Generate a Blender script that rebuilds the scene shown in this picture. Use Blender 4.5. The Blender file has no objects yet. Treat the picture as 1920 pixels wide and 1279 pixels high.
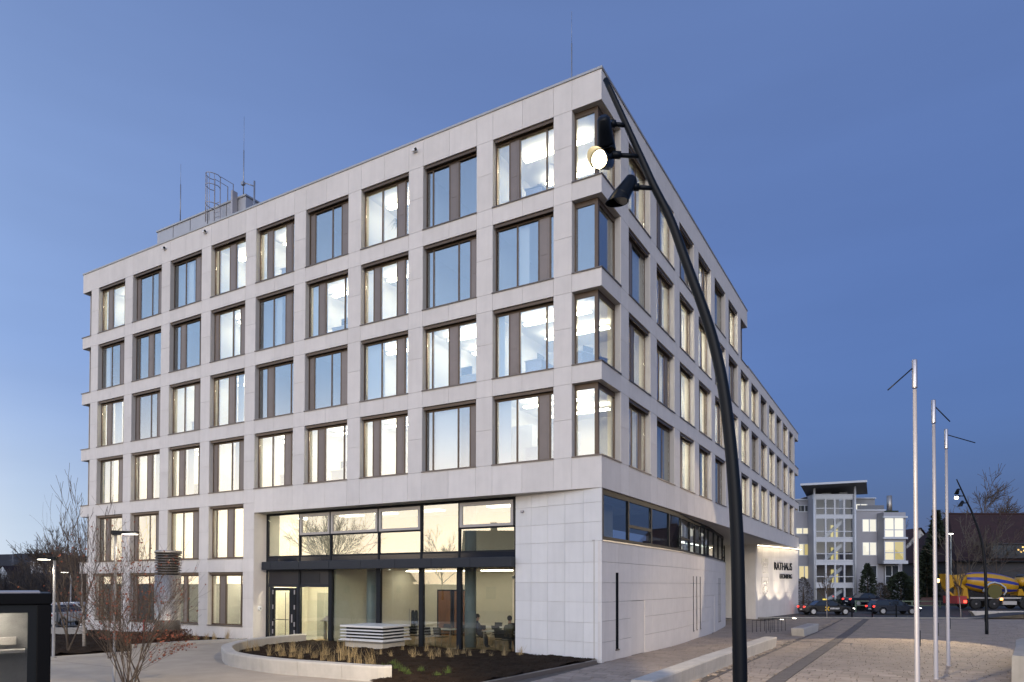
import bpy, bmesh, math, random
from math import radians as R, pi, sin, cos, sqrt, hypot
from mathutils import Vector, Matrix
random.seed(7)
S = bpy.context.scene
COL = S.collection

# ------------------------------------------------------------------ camera
CAM = Vector((-23.666, -9.859, 2.885)); YAW = R(30.021); PITCH = R(1.048); ROLL = R(0.113); F = 1294.28; Y0 = 1071.77
fwd0 = Vector((cos(YAW), sin(YAW), 0)); rt0 = Vector((sin(YAW), -cos(YAW), 0)); up0 = Vector((0, 0, 1))
FW = fwd0 * cos(PITCH) + up0 * sin(PITCH); U2 = up0 * cos(PITCH) - fwd0 * sin(PITCH)
RT = rt0 * cos(ROLL) + U2 * sin(ROLL); UP = U2 * cos(ROLL) - rt0 * sin(ROLL)
cd = bpy.data.cameras.new('camera'); cam = bpy.data.objects.new('camera', cd); COL.objects.link(cam)
m = Matrix((RT, UP, -FW)).transposed().to_4x4(); m.translation = CAM
cam.matrix_world = m
cd.sensor_width = 36; cd.sensor_fit = 'HORIZONTAL'; cd.lens = F / 1920 * 36
cd.shift_y = (Y0 - 639.5) / 1920; cd.clip_start = 0.1; cd.clip_end = 9000
S.camera = cam

# ------------------------------------------------------------------ dusk sky
SUNSET = Vector((-0.94, 0.34, 0)).normalized()
w = bpy.data.worlds.new('World'); S.world = w; w.use_nodes = True
nt = w.node_tree; N = nt.nodes; L = nt.links
bg = N['Background']; bg.inputs[1].default_value = 1.0
def nd(t, **k):
    n = N.new(t)
    for a, b in k.items(): setattr(n, a, b)
    return n
def ramp(stops, interp='EASE'):
    r = nd('ShaderNodeValToRGB'); r.color_ramp.interpolation = interp
    e = r.color_ramp.elements
    e[0].position, e[0].color = stops[0][0], (*stops[0][1], 1)
    e[1].position, e[1].color = stops[-1][0], (*stops[-1][1], 1)
    for p, c in stops[1:-1]:
        q = e.new(p); q.color = (*c, 1)
    return r
tc = nd('ShaderNodeTexCoord'); sep = nd('ShaderNodeSeparateXYZ'); L.new(tc.outputs['Generated'], sep.inputs[0])
flat = nd('ShaderNodeVectorMath', operation='MULTIPLY'); flat.inputs[1].default_value = (1, 1, 0); L.new(tc.outputs['Generated'], flat.inputs[0])
nrm = nd('ShaderNodeVectorMath', operation='NORMALIZE'); L.new(flat.outputs[0], nrm.inputs[0])
dot = nd('ShaderNodeVectorMath', operation='DOT_PRODUCT'); dot.inputs[1].default_value = SUNSET; L.new(nrm.outputs[0], dot.inputs[0])
az = nd('ShaderNodeMapRange'); az.inputs[1].default_value = -1; az.inputs[2].default_value = 1; L.new(dot.outputs['Value'], az.inputs[0])
hor = ramp([(0, (.070, .100, .24)), (.2, (.095, .140, .33)), (.34, (.27, .37, .60)), (.46, (.58, .68, .82)), (.7, (1.6, 1.5, 1.36)), (1, (3.4, 2.75, 1.95))], 'LINEAR')
mid = ramp([(0, (.088, .146, .36)), (.2, (.145, .230, .50)), (.46, (.265, .385, .68)), (.7, (.46, .64, .98)), (1, (.70, .98, 1.42))], 'LINEAR')
zen = ramp([(0, (.118, .184, .40)), (.46, (.148, .226, .46)), (1, (.28, .42, .80))], 'LINEAR')
for r_ in (hor, mid, zen): L.new(az.outputs[0], r_.inputs[0])
t1 = nd('ShaderNodeMapRange', interpolation_type='SMOOTHSTEP'); t1.inputs[1].default_value = 0.0; t1.inputs[2].default_value = 0.30; L.new(sep.outputs[2], t1.inputs[0])
t2 = nd('ShaderNodeMapRange', interpolation_type='SMOOTHSTEP'); t2.inputs[1].default_value = 0.25; t2.inputs[2].default_value = 0.75; L.new(sep.outputs[2], t2.inputs[0])
m1 = nd('ShaderNodeMix', data_type='RGBA'); L.new(t1.outputs[0], m1.inputs[0]); L.new(hor.outputs[0], m1.inputs[6]); L.new(mid.outputs[0], m1.inputs[7])
m2 = nd('ShaderNodeMix', data_type='RGBA'); L.new(t2.outputs[0], m2.inputs[0]); L.new(m1.outputs[2], m2.inputs[6]); L.new(zen.outputs[0], m2.inputs[7])
sky = nd('ShaderNodeTexSky', sky_type='NISHITA', sun_disc=False, sun_elevation=R(2.0), sun_rotation=math.atan2(SUNSET.x, SUNSET.y), ozone_density=4.0)
sk = nd('ShaderNodeVectorMath', operation='SCALE'); sk.inputs['Scale'].default_value = 0.06; L.new(sky.outputs[0], sk.inputs[0])
add = nd('ShaderNodeVectorMath', operation='ADD'); L.new(m2.outputs[2], add.inputs[0]); L.new(sk.outputs[0], add.inputs[1])
# faint uneven haze streaks
cmap = nd('ShaderNodeMapping'); cmap.inputs['Scale'].default_value = (1.6, 1.6, 9); L.new(tc.outputs['Generated'], cmap.inputs[0])
cn = nd('ShaderNodeTexNoise'); cn.inputs['Scale'].default_value = 1.5; cn.inputs['Detail'].default_value = 5; L.new(cmap.outputs[0], cn.inputs['Vector'])
cr = nd('ShaderNodeMapRange'); cr.inputs[1].default_value = .3; cr.inputs[2].default_value = .7; cr.inputs[3].default_value = .965; cr.inputs[4].default_value = 1.035; L.new(cn.outputs[0], cr.inputs[0])
hz_ = nd('ShaderNodeVectorMath', operation='SCALE'); L.new(add.outputs[0], hz_.inputs[0]); L.new(cr.outputs[0], hz_.inputs['Scale'])
L.new(hz_.outputs[0], bg.inputs[0])
# the bright dusk sky behind the camera: one very wide, soft, slightly warm sun
sd = bpy.data.lights.new('sun', 'SUN'); sd.energy = 1.42; sd.angle = R(50); sd.color = (1, .925, .885)
sun = bpy.data.objects.new('sun', sd); COL.objects.link(sun)
sun.rotation_euler = (-Vector((-.90, -.44, .36)).normalized()).to_track_quat('-Z', 'Y').to_euler()
S.view_settings.view_transform = 'Standard'; S.view_settings.look = 'None'
S.view_settings.exposure = 0.0; S.view_settings.gamma = 1.0; S.view_settings.use_curve_mapping = False
S.render.engine = 'CYCLES'
S.cycles.use_denoising = True; S.cycles.max_bounces = 8; S.cycles.diffuse_bounces = 4; S.cycles.glossy_bounces = 4
S.cycles.transmission_bounces = 4; S.cycles.transparent_max_bounces = 12; S.cycles.sample_clamp_indirect = 6.0
S.cycles.caustics_reflective = False; S.cycles.caustics_refractive = False

# ------------------------------------------------------------------ survey helpers
def at(px, py, dep):
    r = FW + RT * ((px - 960) / F) - UP * ((py - Y0) / F)
    return CAM + r * (dep / r.dot(fwd0))
def gz(x): return 0.0 if x < 0 else (-.008 * x if x < 25 else -.2)
def on_ground(px, py):
    r = FW + RT * ((px - 960) / F) - UP * ((py - Y0) / F); z = 0.0
    for _ in range(20):
        P = CAM + r * ((z - CAM.z) / r.z); z = gz(P.x)
    return P
def on_x(px, py, x):
    r = FW + RT * ((px - 960) / F) - UP * ((py - Y0) / F); return CAM + r * ((x - CAM.x) / r.x)
def proj(P):
    q = Vector(P) - CAM; d = max(q.dot(FW), .01); return 960 + F * q.dot(RT) / d, Y0 - F * q.dot(UP) / d
def depth(P): return (Vector(P) - CAM).dot(fwd0)

# ------------------------------------------------------------------ materials
MATS = {}
def mat(name, col, rough=.6, metal=0.0, noise=0.0, scale=3.0, bump=0.0, bscale=None, var=0.0, spec=.5, emit=None, es=0.0, col2=None, stretch=None, streak=0.0):
    if name in MATS: return MATS[name]
    mt = bpy.data.materials.new(name); mt.use_nodes = True; MATS[name] = mt
    t = mt.node_tree; b = t.nodes['Principled BSDF']
    b.inputs['Base Color'].default_value = (*col, 1); b.inputs['Roughness'].default_value = rough; b.inputs['Metallic'].default_value = metal
    b.inputs['Specular IOR Level'].default_value = spec
    if emit: b.inputs['Emission Color'].default_value = (*emit, 1); b.inputs['Emission Strength'].default_value = es
    src = None
    if noise or bump or streak:
        tcn = t.nodes.new('ShaderNodeTexCoord'); vec = tcn.outputs['Object']
        if stretch:
            mp = t.nodes.new('ShaderNodeMapping'); mp.inputs['Scale'].default_value = stretch; t.links.new(vec, mp.inputs[0]); vec = mp.outputs[0]
    if noise:
        nz = t.nodes.new('ShaderNodeTexNoise'); nz.inputs['Scale'].default_value = scale; nz.inputs['Detail'].default_value = 6; nz.inputs['Roughness'].default_value = .62
        t.links.new(vec, nz.inputs['Vector'])
        mr = t.nodes.new('ShaderNodeMapRange'); mr.inputs[1].default_value = .3; mr.inputs[2].default_value = .7; t.links.new(nz.outputs[0], mr.inputs[0])
        mx = t.nodes.new('ShaderNodeMix'); mx.data_type = 'RGBA'; t.links.new(mr.outputs[0], mx.inputs[0])
        c2 = col2 or tuple(c * (1 - noise) for c in col)
        mx.inputs[6].default_value = (*[min(1, c * (1 + noise * .5)) if not col2 else c for c in col], 1); mx.inputs[7].default_value = (*c2, 1)
        src = mx.outputs[2]
    if streak:
        nz = t.nodes.new('ShaderNodeTexNoise'); nz.inputs['Scale'].default_value = 1.0; nz.inputs['Detail'].default_value = 5
        mp = t.nodes.new('ShaderNodeMapping'); mp.inputs['Scale'].default_value = (5, 5, .35); t.links.new(tcn.outputs['Object'], mp.inputs[0]); t.links.new(mp.outputs[0], nz.inputs['Vector'])
        mr = t.nodes.new('ShaderNodeMapRange'); mr.inputs[1].default_value = .45; mr.inputs[2].default_value = .75; mr.inputs[3].default_value = 1; mr.inputs[4].default_value = 1 - streak
        t.links.new(nz.outputs[0], mr.inputs[0])
        ml = t.nodes.new('ShaderNodeMix'); ml.data_type = 'RGBA'; ml.blend_type = 'MULTIPLY'; ml.inputs[0].default_value = 1
        if src: t.links.new(src, ml.inputs[6])
        else: ml.inputs[6].default_value = (*col, 1)
        t.links.new(mr.outputs[0], ml.inputs[7]); src = ml.outputs[2]
    if var:
        oi = t.nodes.new('ShaderNodeObjectInfo'); mr = t.nodes.new('ShaderNodeMapRange'); mr.inputs[3].default_value = 1 - var; mr.inputs[4].default_value = 1 + var
        t.links.new(oi.outputs['Random'], mr.inputs[0])
        ml = t.nodes.new('ShaderNodeMix'); ml.data_type = 'RGBA'; ml.blend_type = 'MULTIPLY'; ml.inputs[0].default_value = 1
        if src: t.links.new(src, ml.inputs[6])
        else: ml.inputs[6].default_value = (*col, 1)
        t.links.new(mr.outputs[0], ml.inputs[7]); src = ml.outputs[2]
    if src: t.links.new(src, b.inputs['Base Color'])
    if bump:
        nb = t.nodes.new('ShaderNodeTexNoise'); nb.inputs['Scale'].default_value = bscale or scale * 6; nb.inputs['Detail'].default_value = 5
        t.links.new(tcn.outputs['Object'], nb.inputs['Vector'])
        bp = t.nodes.new('ShaderNodeBump'); bp.inputs['Strength'].default_value = bump; bp.inputs['Distance'].default_value = .02
        t.links.new(nb.outputs[0], bp.inputs['Height']); t.links.new(bp.outputs[0], b.inputs['Normal'])
    return mt
def emis(name, col, s):
    if name in MATS: return MATS[name]
    mt = bpy.data.materials.new(name); mt.use_nodes = True; MATS[name] = mt
    t = mt.node_tree; t.nodes.remove(t.nodes['Principled BSDF'])
    e = t.nodes.new('ShaderNodeEmission'); e.inputs[0].default_value = (*col, 1); e.inputs[1].default_value = s
    t.links.new(e.outputs[0], t.nodes['Material Output'].inputs[0]); return mt
def glass(name, base=.3, tint=(.93, .96, .95), gcol=(1, 1, 1), wob=0.0):
    mt = bpy.data.materials.new(name); mt.use_nodes = True; MATS[name] = mt
    t = mt.node_tree; t.nodes.remove(t.nodes['Principled BSDF'])
    tr = t.nodes.new('ShaderNodeBsdfTransparent'); tr.inputs[0].default_value = (*tint, 1)
    gl = t.nodes.new('ShaderNodeBsdfGlossy'); gl.inputs['Roughness'].default_value = 0.0; gl.inputs[0].default_value = (*gcol, 1)
    lw = t.nodes.new('ShaderNodeLayerWeight'); lw.inputs[0].default_value = .5
    pw = t.nodes.new('ShaderNodeMath'); pw.operation = 'POWER'; pw.inputs[1].default_value = 6.0; t.links.new(lw.outputs['Facing'], pw.inputs[0])
    mr = t.nodes.new('ShaderNodeMapRange'); mr.inputs[1].default_value = 0; mr.inputs[2].default_value = 1; mr.inputs[3].default_value = base; mr.inputs[4].default_value = .55
    t.links.new(pw.outputs[0], mr.inputs[0])
    if wob:
        tcn = t.nodes.new('ShaderNodeTexCoord'); nb = t.nodes.new('ShaderNodeTexNoise'); nb.inputs['Scale'].default_value = .45
        t.links.new(tcn.outputs['Object'], nb.inputs['Vector'])
        bp = t.nodes.new('ShaderNodeBump'); bp.inputs['Strength'].default_value = wob; bp.inputs['Distance'].default_value = .05
        t.links.new(nb.outputs[0], bp.inputs['Height']); t.links.new(bp.outputs[0], gl.inputs['Normal'])
    mx = t.nodes.new('ShaderNodeMixShader'); t.links.new(mr.outputs[0], mx.inputs[0]); t.links.new(tr.outputs[0], mx.inputs[1]); t.links.new(gl.outputs[0], mx.inputs[2])
    t.links.new(mx.outputs[0], t.nodes['Material Output'].inputs[0]); return mt

STONE = mat('limestone', (.655, .615, .585), .85, noise=.06, scale=1.3, bump=.10, bscale=45, var=.04, streak=.05, spec=.25)
STONEW = mat('pale_limestone', (.68, .665, .655), .85, noise=.05, scale=1.0, bump=.10, bscale=45, var=.04, streak=.05, spec=.25)
CORE = mat('limestone_core', (.52, .49, .46), .85, noise=.06)
BRONZE = mat('bronze_anodised', (.12, .085, .060), .45, .45, noise=.10, scale=2, var=.06)
BRONZEP = mat('bronze_flap', (.215, .180, .163), .5, .3, noise=.08, scale=2, var=.10)
SILL = mat('sill_metal', (.16, .135, .12), .4, .6)
COPE = mat('coping_metal', (.42, .40, .38), .45, .6, noise=.08)
BLACK = mat('black_frame', (.014, .016, .020), .55, .0, spec=.15)
DKBEAM = mat('charcoal_beam', (.022, .026, .036), .45, .4, noise=.1)
GREYF = mat('grey_frame', (.36, .34, .33), .4, .3)
GLASS = glass('window_glass', .27, wob=.012)
SHOPG = glass('storefront_glass', .24, tint=(.92, .95, .92), wob=.012); SHOPL = glass('shop_glass_low', .11, tint=(.90, .93, .90), wob=.012)
RIBG = glass('ribbon_glass', .20, tint=(.80, .84, .86))
WHITEW = mat('white_plaster', (.74, .72, .67), .9)
CREAMW = mat('cream_plaster', (.64, .60, .51), .9, noise=.05)
OFLOOR = mat('office_floor', (.20, .19, .18), .8, noise=.1)
BLIND = mat('blind_fabric', (.72, .73, .72), .9, noise=.06, scale=1.5, stretch=(6, 6, .2))
CONC = mat('cast_concrete', (.46, .43, .39), .85, noise=.12, scale=2.2, bump=.2, bscale=30, var=.05, streak=.10)
CONCD = mat('grey_concrete', (.30, .285, .265), .9, noise=.15, scale=2, bump=.2, streak=.12)
WOOD = mat('door_wood', (.20, .085, .035), .5, noise=.25, scale=2, stretch=(8, 8, .6))
MASTB = mat('mast_paint', (.006, .008, .012), .36, .0, spec=.16)
ALU = mat('aluminium', (.38, .36, .375), .5, .4, noise=.05, scale=.6)
STEEL = mat('brushed_steel', (.40, .37, .335), .48, .85, noise=.10, scale=1.2, stretch=(1, 1, 6), bump=.04, bscale=14)
RUBBER = mat('rubber', (.012, .012, .013), .8)
BARK = mat('bark', (.075, .055, .042), .9, noise=.3, scale=8)
BARKL = mat('pale_bark', (.32, .29, .27), .85, noise=.4, scale=5, stretch=(1, 1, 3))
TWIG = mat('twig', (.10, .075, .06), .9, noise=.3, scale=6)
LEAF = mat('russet_leaf', (.19, .052, .026), .7, noise=.4, scale=9)
EVERG = mat('evergreen', (.018, .030, .016), .8, noise=.4, scale=2)
SOIL = mat('soil', (.030, .019, .012), .95, spec=.08, noise=.5, scale=3, bump=.8, bscale=12)
STRAW = mat('dry_grass', (.40, .29, .14), .85, noise=.3, scale=4, var=.1)
GREENG = mat('green_blade', (.08, .12, .02), .8, noise=.3)
LAMPE = emis('lamp_lens', (1, .80, .46), 14)
LAMPW = emis('lamp_lens_cool', (1, .93, .78), 14)
TUBE = emis('office_light', (1, .88, .66), 31)
TUBER = emis('office_light_bright', (1, .90, .71), 70)
TUBEL = emis('hall_light', (1, .91, .74), 11)

# ------------------------------------------------------------------ mesh builder
class MB:
    def __init__(s): s.v = []; s.f = []; s.mi = []; s.sm = []
    def add(s, vs, fs, mi=0, smooth=False):
        o = len(s.v); s.v += [tuple(v) for v in vs]
        for f in fs: s.f.append(tuple(i + o for i in f)); s.mi.append(mi); s.sm.append(smooth)
        return s
    def box(s, x0, x1, y0, y1, z0, z1, mi=0, M=None):
        if x0 > x1: x0, x1 = x1, x0
        if y0 > y1: y0, y1 = y1, y0
        if z0 > z1: z0, z1 = z1, z0
        vs = [Vector(p) for p in ((x0, y0, z0), (x1, y0, z0), (x1, y1, z0), (x0, y1, z0), (x0, y0, z1), (x1, y0, z1), (x1, y1, z1), (x0, y1, z1))]
        if M is not None: vs = [M @ v for v in vs]
        return s.add(vs, [(0, 3, 2, 1), (4, 5, 6, 7), (0, 1, 5, 4), (1, 2, 6, 5), (2, 3, 7, 6), (3, 0, 4, 7)], mi)
    def prism(s, poly, z0, z1, mi=0, M=None, inset=0.0, smooth=False):
        n = len(poly); A = sum(poly[i][0] * poly[(i + 1) % n][1] - poly[(i + 1) % n][0] * poly[i][1] for i in range(n))
        if A < 0: poly = poly[::-1]
        zf0 = z0 if callable(z0) else (lambda x, y: z0); zf1 = z1 if callable(z1) else (lambda x, y: z1)
        vs = [Vector((x, y, zf0(x, y))) for x, y in poly] + [Vector((x, y, zf1(x, y))) for x, y in poly]
        if M is not None: vs = [M @ v for v in vs]
        fs = [tuple(range(n))[::-1], tuple(range(n, 2 * n))] + [(i, (i + 1) % n, (i + 1) % n + n, i + n) for i in range(n)]
        return s.add(vs, fs, mi)
    def side(s, poly, y0, y1, mi=0, M=None):        # polygon in xz pushed along y
        n = len(poly); vs = [Vector((x, y0, z)) for x, z in poly] + [Vector((x, y1, z)) for x, z in poly]
        if M is not None: vs = [M @ v for v in vs]
        return s.add(vs, [tuple(range(n)), tuple(range(n, 2 * n))[::-1]] + [((i + 1) % n, i, i + n, (i + 1) % n + n) for i in range(n)], mi)
    def tube(s, pts, r, n=8, mi=0, cap=True, smooth=True):
        pts = [Vector(p) for p in pts]; k = len(pts); rs = r if isinstance(r, (list, tuple)) else [r] * k
        vs = []; a = None
        for i, p in enumerate(pts):
            t = (pts[min(i + 1, k - 1)] - pts[max(i - 1, 0)])
            if t.length < 1e-9: t = Vector((0, 0, 1))
            t.normalize()
            if a is None:
                a = t.cross(Vector((0, 0, 1)) if abs(t.z) < .9 else Vector((1, 0, 0))).normalized()
            else:
                a = (a - t * a.dot(t)); a = a.normalized() if a.length > 1e-6 else t.orthogonal().normalized()
            b = t.cross(a)
            for j in range(n):
                q = 2 * pi * j / n; vs.append(p + (a * cos(q) + b * sin(q)) * rs[i])
        fs = [(i * n + j, i * n + (j + 1) % n, (i + 1) * n + (j + 1) % n, (i + 1) * n + j) for i in range(k - 1) for j in range(n)]
        s.add(vs, fs, mi, smooth)
        if cap:
            o = len(s.v) - n * k
            s.f.append(tuple(o + j for j in range(n))[::-1]); s.mi.append(mi); s.sm.append(False)
            s.f.append(tuple(o + (k - 1) * n + j for j in range(n))); s.mi.append(mi); s.sm.append(False)
        return s
    def lathe(s, prof, c=(0, 0, 0), n=24, mi=0, M=None, smooth=True, mif=None):     # prof: (r, z) bottom to top
        c = Vector(c); vs = []
        for r, z in prof:
            for j in range(n):
                q = 2 * pi * j / n; v = c + Vector((r * cos(q), r * sin(q), z)); vs.append(M @ v if M is not None else v)
        k = len(prof); o = len(s.v); s.v += [tuple(v) for v in vs]
        for i in range(k - 1):
            for j in range(n):
                s.f.append((o + i * n + j, o + i * n + (j + 1) % n, o + (i + 1) * n + (j + 1) % n, o + (i + 1) * n + j)); s.mi.append(mif(i, j) if mif else mi); s.sm.append(smooth)
        s.f.append(tuple(o + j for j in range(n))[::-1]); s.mi.append(mi); s.sm.append(False)
        s.f.append(tuple(o + (k - 1) * n + j for j in range(n))); s.mi.append(mi); s.sm.append(False)
        return s
    def quad(s, a, b, c, d, mi=0): return s.add([a, b, c, d], [(0, 1, 2, 3)], mi)
    def ball(s, c, r, n=12, mi=0, sc=(1, 1, 1), M=None):
        k = n // 2; prof = [(max(.001, r * sin(pi * i / k)), -r * cos(pi * i / k)) for i in range(k + 1)]
        MM = Matrix.Translation(Vector(c)) @ Matrix.Diagonal((*sc, 1))
        return s.lathe(prof, (0, 0, 0), n, mi, (M @ MM) if M is not None else MM)
    def mesh(s, name, mats):
        me = bpy.data.meshes.new(name); me.from_pydata(s.v, [], s.f)
        for mm in (mats if isinstance(mats, (list, tuple)) else [mats]): me.materials.append(mm)
        me.polygons.foreach_set('material_index', s.mi); me.polygons.foreach_set('use_smooth', s.sm); me.update(); return me
    def build(s, name, mats, parent=None, loc=None, rz=None, bevel=0.0):
        o = bpy.data.objects.new(name, s.mesh(name, mats)); COL.objects.link(o)
        if parent: o.parent = parent
        if loc is not None: o.location = loc
        if rz is not None: o.rotation_euler = (0, 0, rz)
        if bevel:
            b = o.modifiers.new('bevel', 'BEVEL'); b.width = bevel; b.segments = 2; b.limit_method = 'ANGLE'; b.angle_limit = R(40)
        return o
def link(name, me, parent=None, loc=None, rz=None):
    o = bpy.data.objects.new(name, me); COL.objects.link(o)
    if parent: o.parent = parent
    if loc is not None: o.location = loc
    if rz is not None: o.rotation_euler = (0, 0, rz)
    return o
def tag(o, label=None, cat=None, group=None, kind=None):
    if label: o['label'] = label
    if cat: o['category'] = cat
    if group: o['group'] = group
    if kind: o['kind'] = kind
    return o
def empty(name, loc, rz, label, cat, group=None):
    o = bpy.data.objects.new(name, None); COL.objects.link(o); o.location = loc; o.rotation_euler = (0, 0, rz); o.empty_display_size = .2
    return tag(o, label, cat, group)
KIDS = {}
def copy_tree(root, loc=None, rz=None, label=None):
    kids = {}
    for o in COL.objects:
        if o.parent: kids.setdefault(o.parent, []).append(o)
    def rec(o, par):
        c = o.copy(); COL.objects.link(c)
        if par: c.parent = par
        for ch in kids.get(o, []): rec(ch, c)
        return c
    c = rec(root, None)
    if loc is not None: c.location = loc
    if rz is not None: c.rotation_euler = (0, 0, rz)
    if label: c['label'] = label
    return c
def spot(name, loc, aim, energy, size, blend, col, radius=.08, parent=None):
    d = bpy.data.lights.new(name, 'SPOT'); d.energy = energy; d.spot_size = R(size); d.spot_blend = blend; d.color = col; d.shadow_soft_size = radius
    o = bpy.data.objects.new(name, d); COL.objects.link(o); o.location = loc
    o.rotation_euler = (Vector(aim) - Vector(loc)).to_track_quat('-Z', 'Y').to_euler()
    return o
def catmull(pts, n):
    P = [Vector(p if len(p) == 3 else (*p, 0)) for p in pts]; P = [P[0] * 2 - P[1]] + P + [P[-1] * 2 - P[-2]]; out = []
    for i in range(1, len(P) - 2):
        for k in range(n):
            t = k / n; a, b, c, d = P[i - 1], P[i], P[i + 1], P[i + 2]
            out.append(.5 * ((2 * b) + (c - a) * t + (2 * a - 5 * b + 4 * c - d) * t * t + (3 * b - a - 3 * c + d) * t ** 3))
    out.append(P[-2]); return out
IMG_RZ = YAW - pi / 2       # rotation whose local +x runs to the right across the view
# ------------------------------------------------------------------ ground, plaza
XB = [-4000, -60, 0, 25, 62, 5000]
GM = mat('earth', (.07, .065, .05), .95, noise=.4, scale=.4)
gv = []
for x in XB:
    for y in (-5000, 5000): gv.append((x, y, gz(x) - .12))
MB().add(gv, [(2 * i, 2 * i + 2, 2 * i + 3, 2 * i + 1) for i in range(len(XB) - 1)]).build('ground', GM)['kind'] = 'structure'
ASPH = mat('exposed_concrete', (.43, .37, .30), .9, spec=.2, noise=.16, scale=.8, bump=.35, bscale=60, col2=(.33, .285, .235))
PAVEM = mat('paver_stone', (.315, .262, .222), .85, noise=.22, scale=.9, bump=.25, bscale=40, var=.14, spec=.25)
PAVED = mat('dark_paver_stone', (.105, .092, .09), .75, noise=.2, scale=1.5, bump=.2, bscale=40, var=.12)
JOINT = mat('paving_joint', (.10, .085, .075), .95, noise=.3, scale=2)
def sheet(name, poly, dz, m, kind='structure', label=None):
    xs = sorted({p[0] for p in poly}); b = MB(); n = len(poly)
    o = b.prism(poly, lambda x, y: gz(x) - .115, lambda x, y: gz(x) + dz).build(name, m); o['kind'] = kind
    return o
fore = sheet('forecourt', [(-18, -1), (-18, 34), (-9.6, 34), (-9.2, 19.5), (-6.2, 19.0), (-5.6, 20.3), (-3, 20.0), (0.2, 18.9), (.8, 18.9), (.6, 15.8), (-3, 15.6), (-6.5, 12.6), (-7.3, 10.6), (-7.9, 8.2), (-7.7, 5.9), (-7.5, 3), (-7, -1)], .0, ASPH)
# shallow saw-cut joints in the forecourt
b = MB()
for p, q in (((-18, 17.6), (-3.9, 17.9)), ((-17, 20.2), (-9.4, 20.2)), ((-13.5, 3), (-13.5, 17.6)), ((-9.9, 12), (-9.9, 19))):
    p = Vector((*p, .001)); q = Vector((*q, .001)); n = (q - p).cross(Vector((0, 0, 1))).normalized() * .012
    b.quad(p - n, q - n, q + n, p + n)
jo = b.build('joint', JOINT, fore)
# the paved plaza: bed, dark strips, single pavers near, joined pavers far
pb = MB()
for q in ([(-8, -30), (0, -30), (0, .06), (-6.1, .47), (-8, .5)], [(0, -30), (25, -30), (25, 5.5), (0, 1.2)], [(25, -30), (62, -24), (62, 3.5), (40, 4.2), (32, 6.2), (25, 5.5)]):
    pb.prism(q, lambda x, y: gz(x) - .115, lambda x, y: gz(x) - .012)
plaza = tag(pb.build('plaza', JOINT), kind='structure')
PH = .02
def pv(b, x0, x1, y0, y1, h, g=.008, e=.016):
    b.add([(x0 + g, y0 + e, gz(x0 + g) + h), (x1 - g, y0 + e, gz(x1 - g) + h), (x1 - g, y1 - e, gz(x1 - g) + h), (x0 + g, y1 - e, gz(x0 + g) + h),
           (x0 + g, y0 + e, gz(x0) - .02), (x1 - g, y0 + e, gz(x1) - .02), (x1 - g, y1 - e, gz(x1) - .02), (x0 + g, y1 - e, gz(x0) - .02)],
          [(0, 1, 2, 3), (4, 5, 1, 0), (5, 6, 2, 1), (6, 7, 3, 2), (7, 4, 0, 3)])
CURVE = catmull([(0, 0), (4, 0), (8, .0), (11, .14), (14.5, .48), (19.6, .86), (24, 1.45), (29, 2.15), (31.2, 2.85), (32.4, 4.0), (32.7, 6.2)], 8)
def wall_y(x):
    for a, c in zip(CURVE, CURVE[1:]):
        if a.x <= x <= c.x and c.x > a.x: return a.y + (c.y - a.y) * (x - a.x) / (c.x - a.x)
    return 6 if x > 32.4 else 0
def rath_y(x): return 2.62 - (x - 41) * .2365 - .10 * sin(pi * (x - 41) / 10.75) if x > 41 else 99
rng = random.Random(3)
STRIPS = ((-6.62, -6.12), (-4.62, -4.50))
pavers = []
PX, PY = .30, .60
nx = int(66 / PX)
for i in range(nx):
    x0 = -7 + i * PX; off = rng.choice((0, .3)) + rng.uniform(-.05, .05)
    y = -23 + off
    while y < 5:
        y1 = y + PY * rng.choice((.75, 1, 1, 1.1))
        ya, yb = y, min(y1, 4.2)
        lim = min(wall_y(x0), wall_y(x0 + PX), rath_y(x0 + PX), 4.2)
        if x0 < 0: lim = -.15
        ok = ya < lim - .05
        yb = min(yb, lim)
        for s0, s1 in STRIPS:
            if ya >= s0 and yb <= s1: ok = False
            elif ya < s0 < yb: yb = s0
            elif ya < s1 < yb: ya = s1
        c = (x0 + .15, (ya + yb) / 2, gz(x0))
        if ok and yb - ya > .05:
            px, py = proj(c); d = depth(c)
            if d > 2 and -80 < px < 2000 and py < 1330:
                pavers.append((0 if (0 < px < 1925 and py < 1283) else 1, d, x0, ya, yb))
        y = y1
pavers.sort()
for k, (q, d, x0, ya, yb) in enumerate(pavers[:300]):
    bb = MB(); pv(bb, x0, x0 + PX, ya, yb, PH + rng.uniform(-.002, .003)); bb.build('paver', PAVEM, plaza)
bb = MB()
for q, d, x0, ya, yb in pavers[300:]: pv(bb, x0, x0 + PX, ya, yb, PH + rng.uniform(-.0025, .003))
tag(bb.build('paving', PAVEM, plaza), kind='stuff')
bb = MB(); kk = 0
for s0, s1 in STRIPS:
    x = -6
    while x < 54:
        w_ = .14 if s1 - s0 > .3 else .3
        pv(bb, x, x + w_, s0, s1, PH - .001 + rng.uniform(-.002, .003), .006); x += w_
tag(bb.build('dark_paving_strip', PAVED, plaza), kind='stuff')

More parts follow.
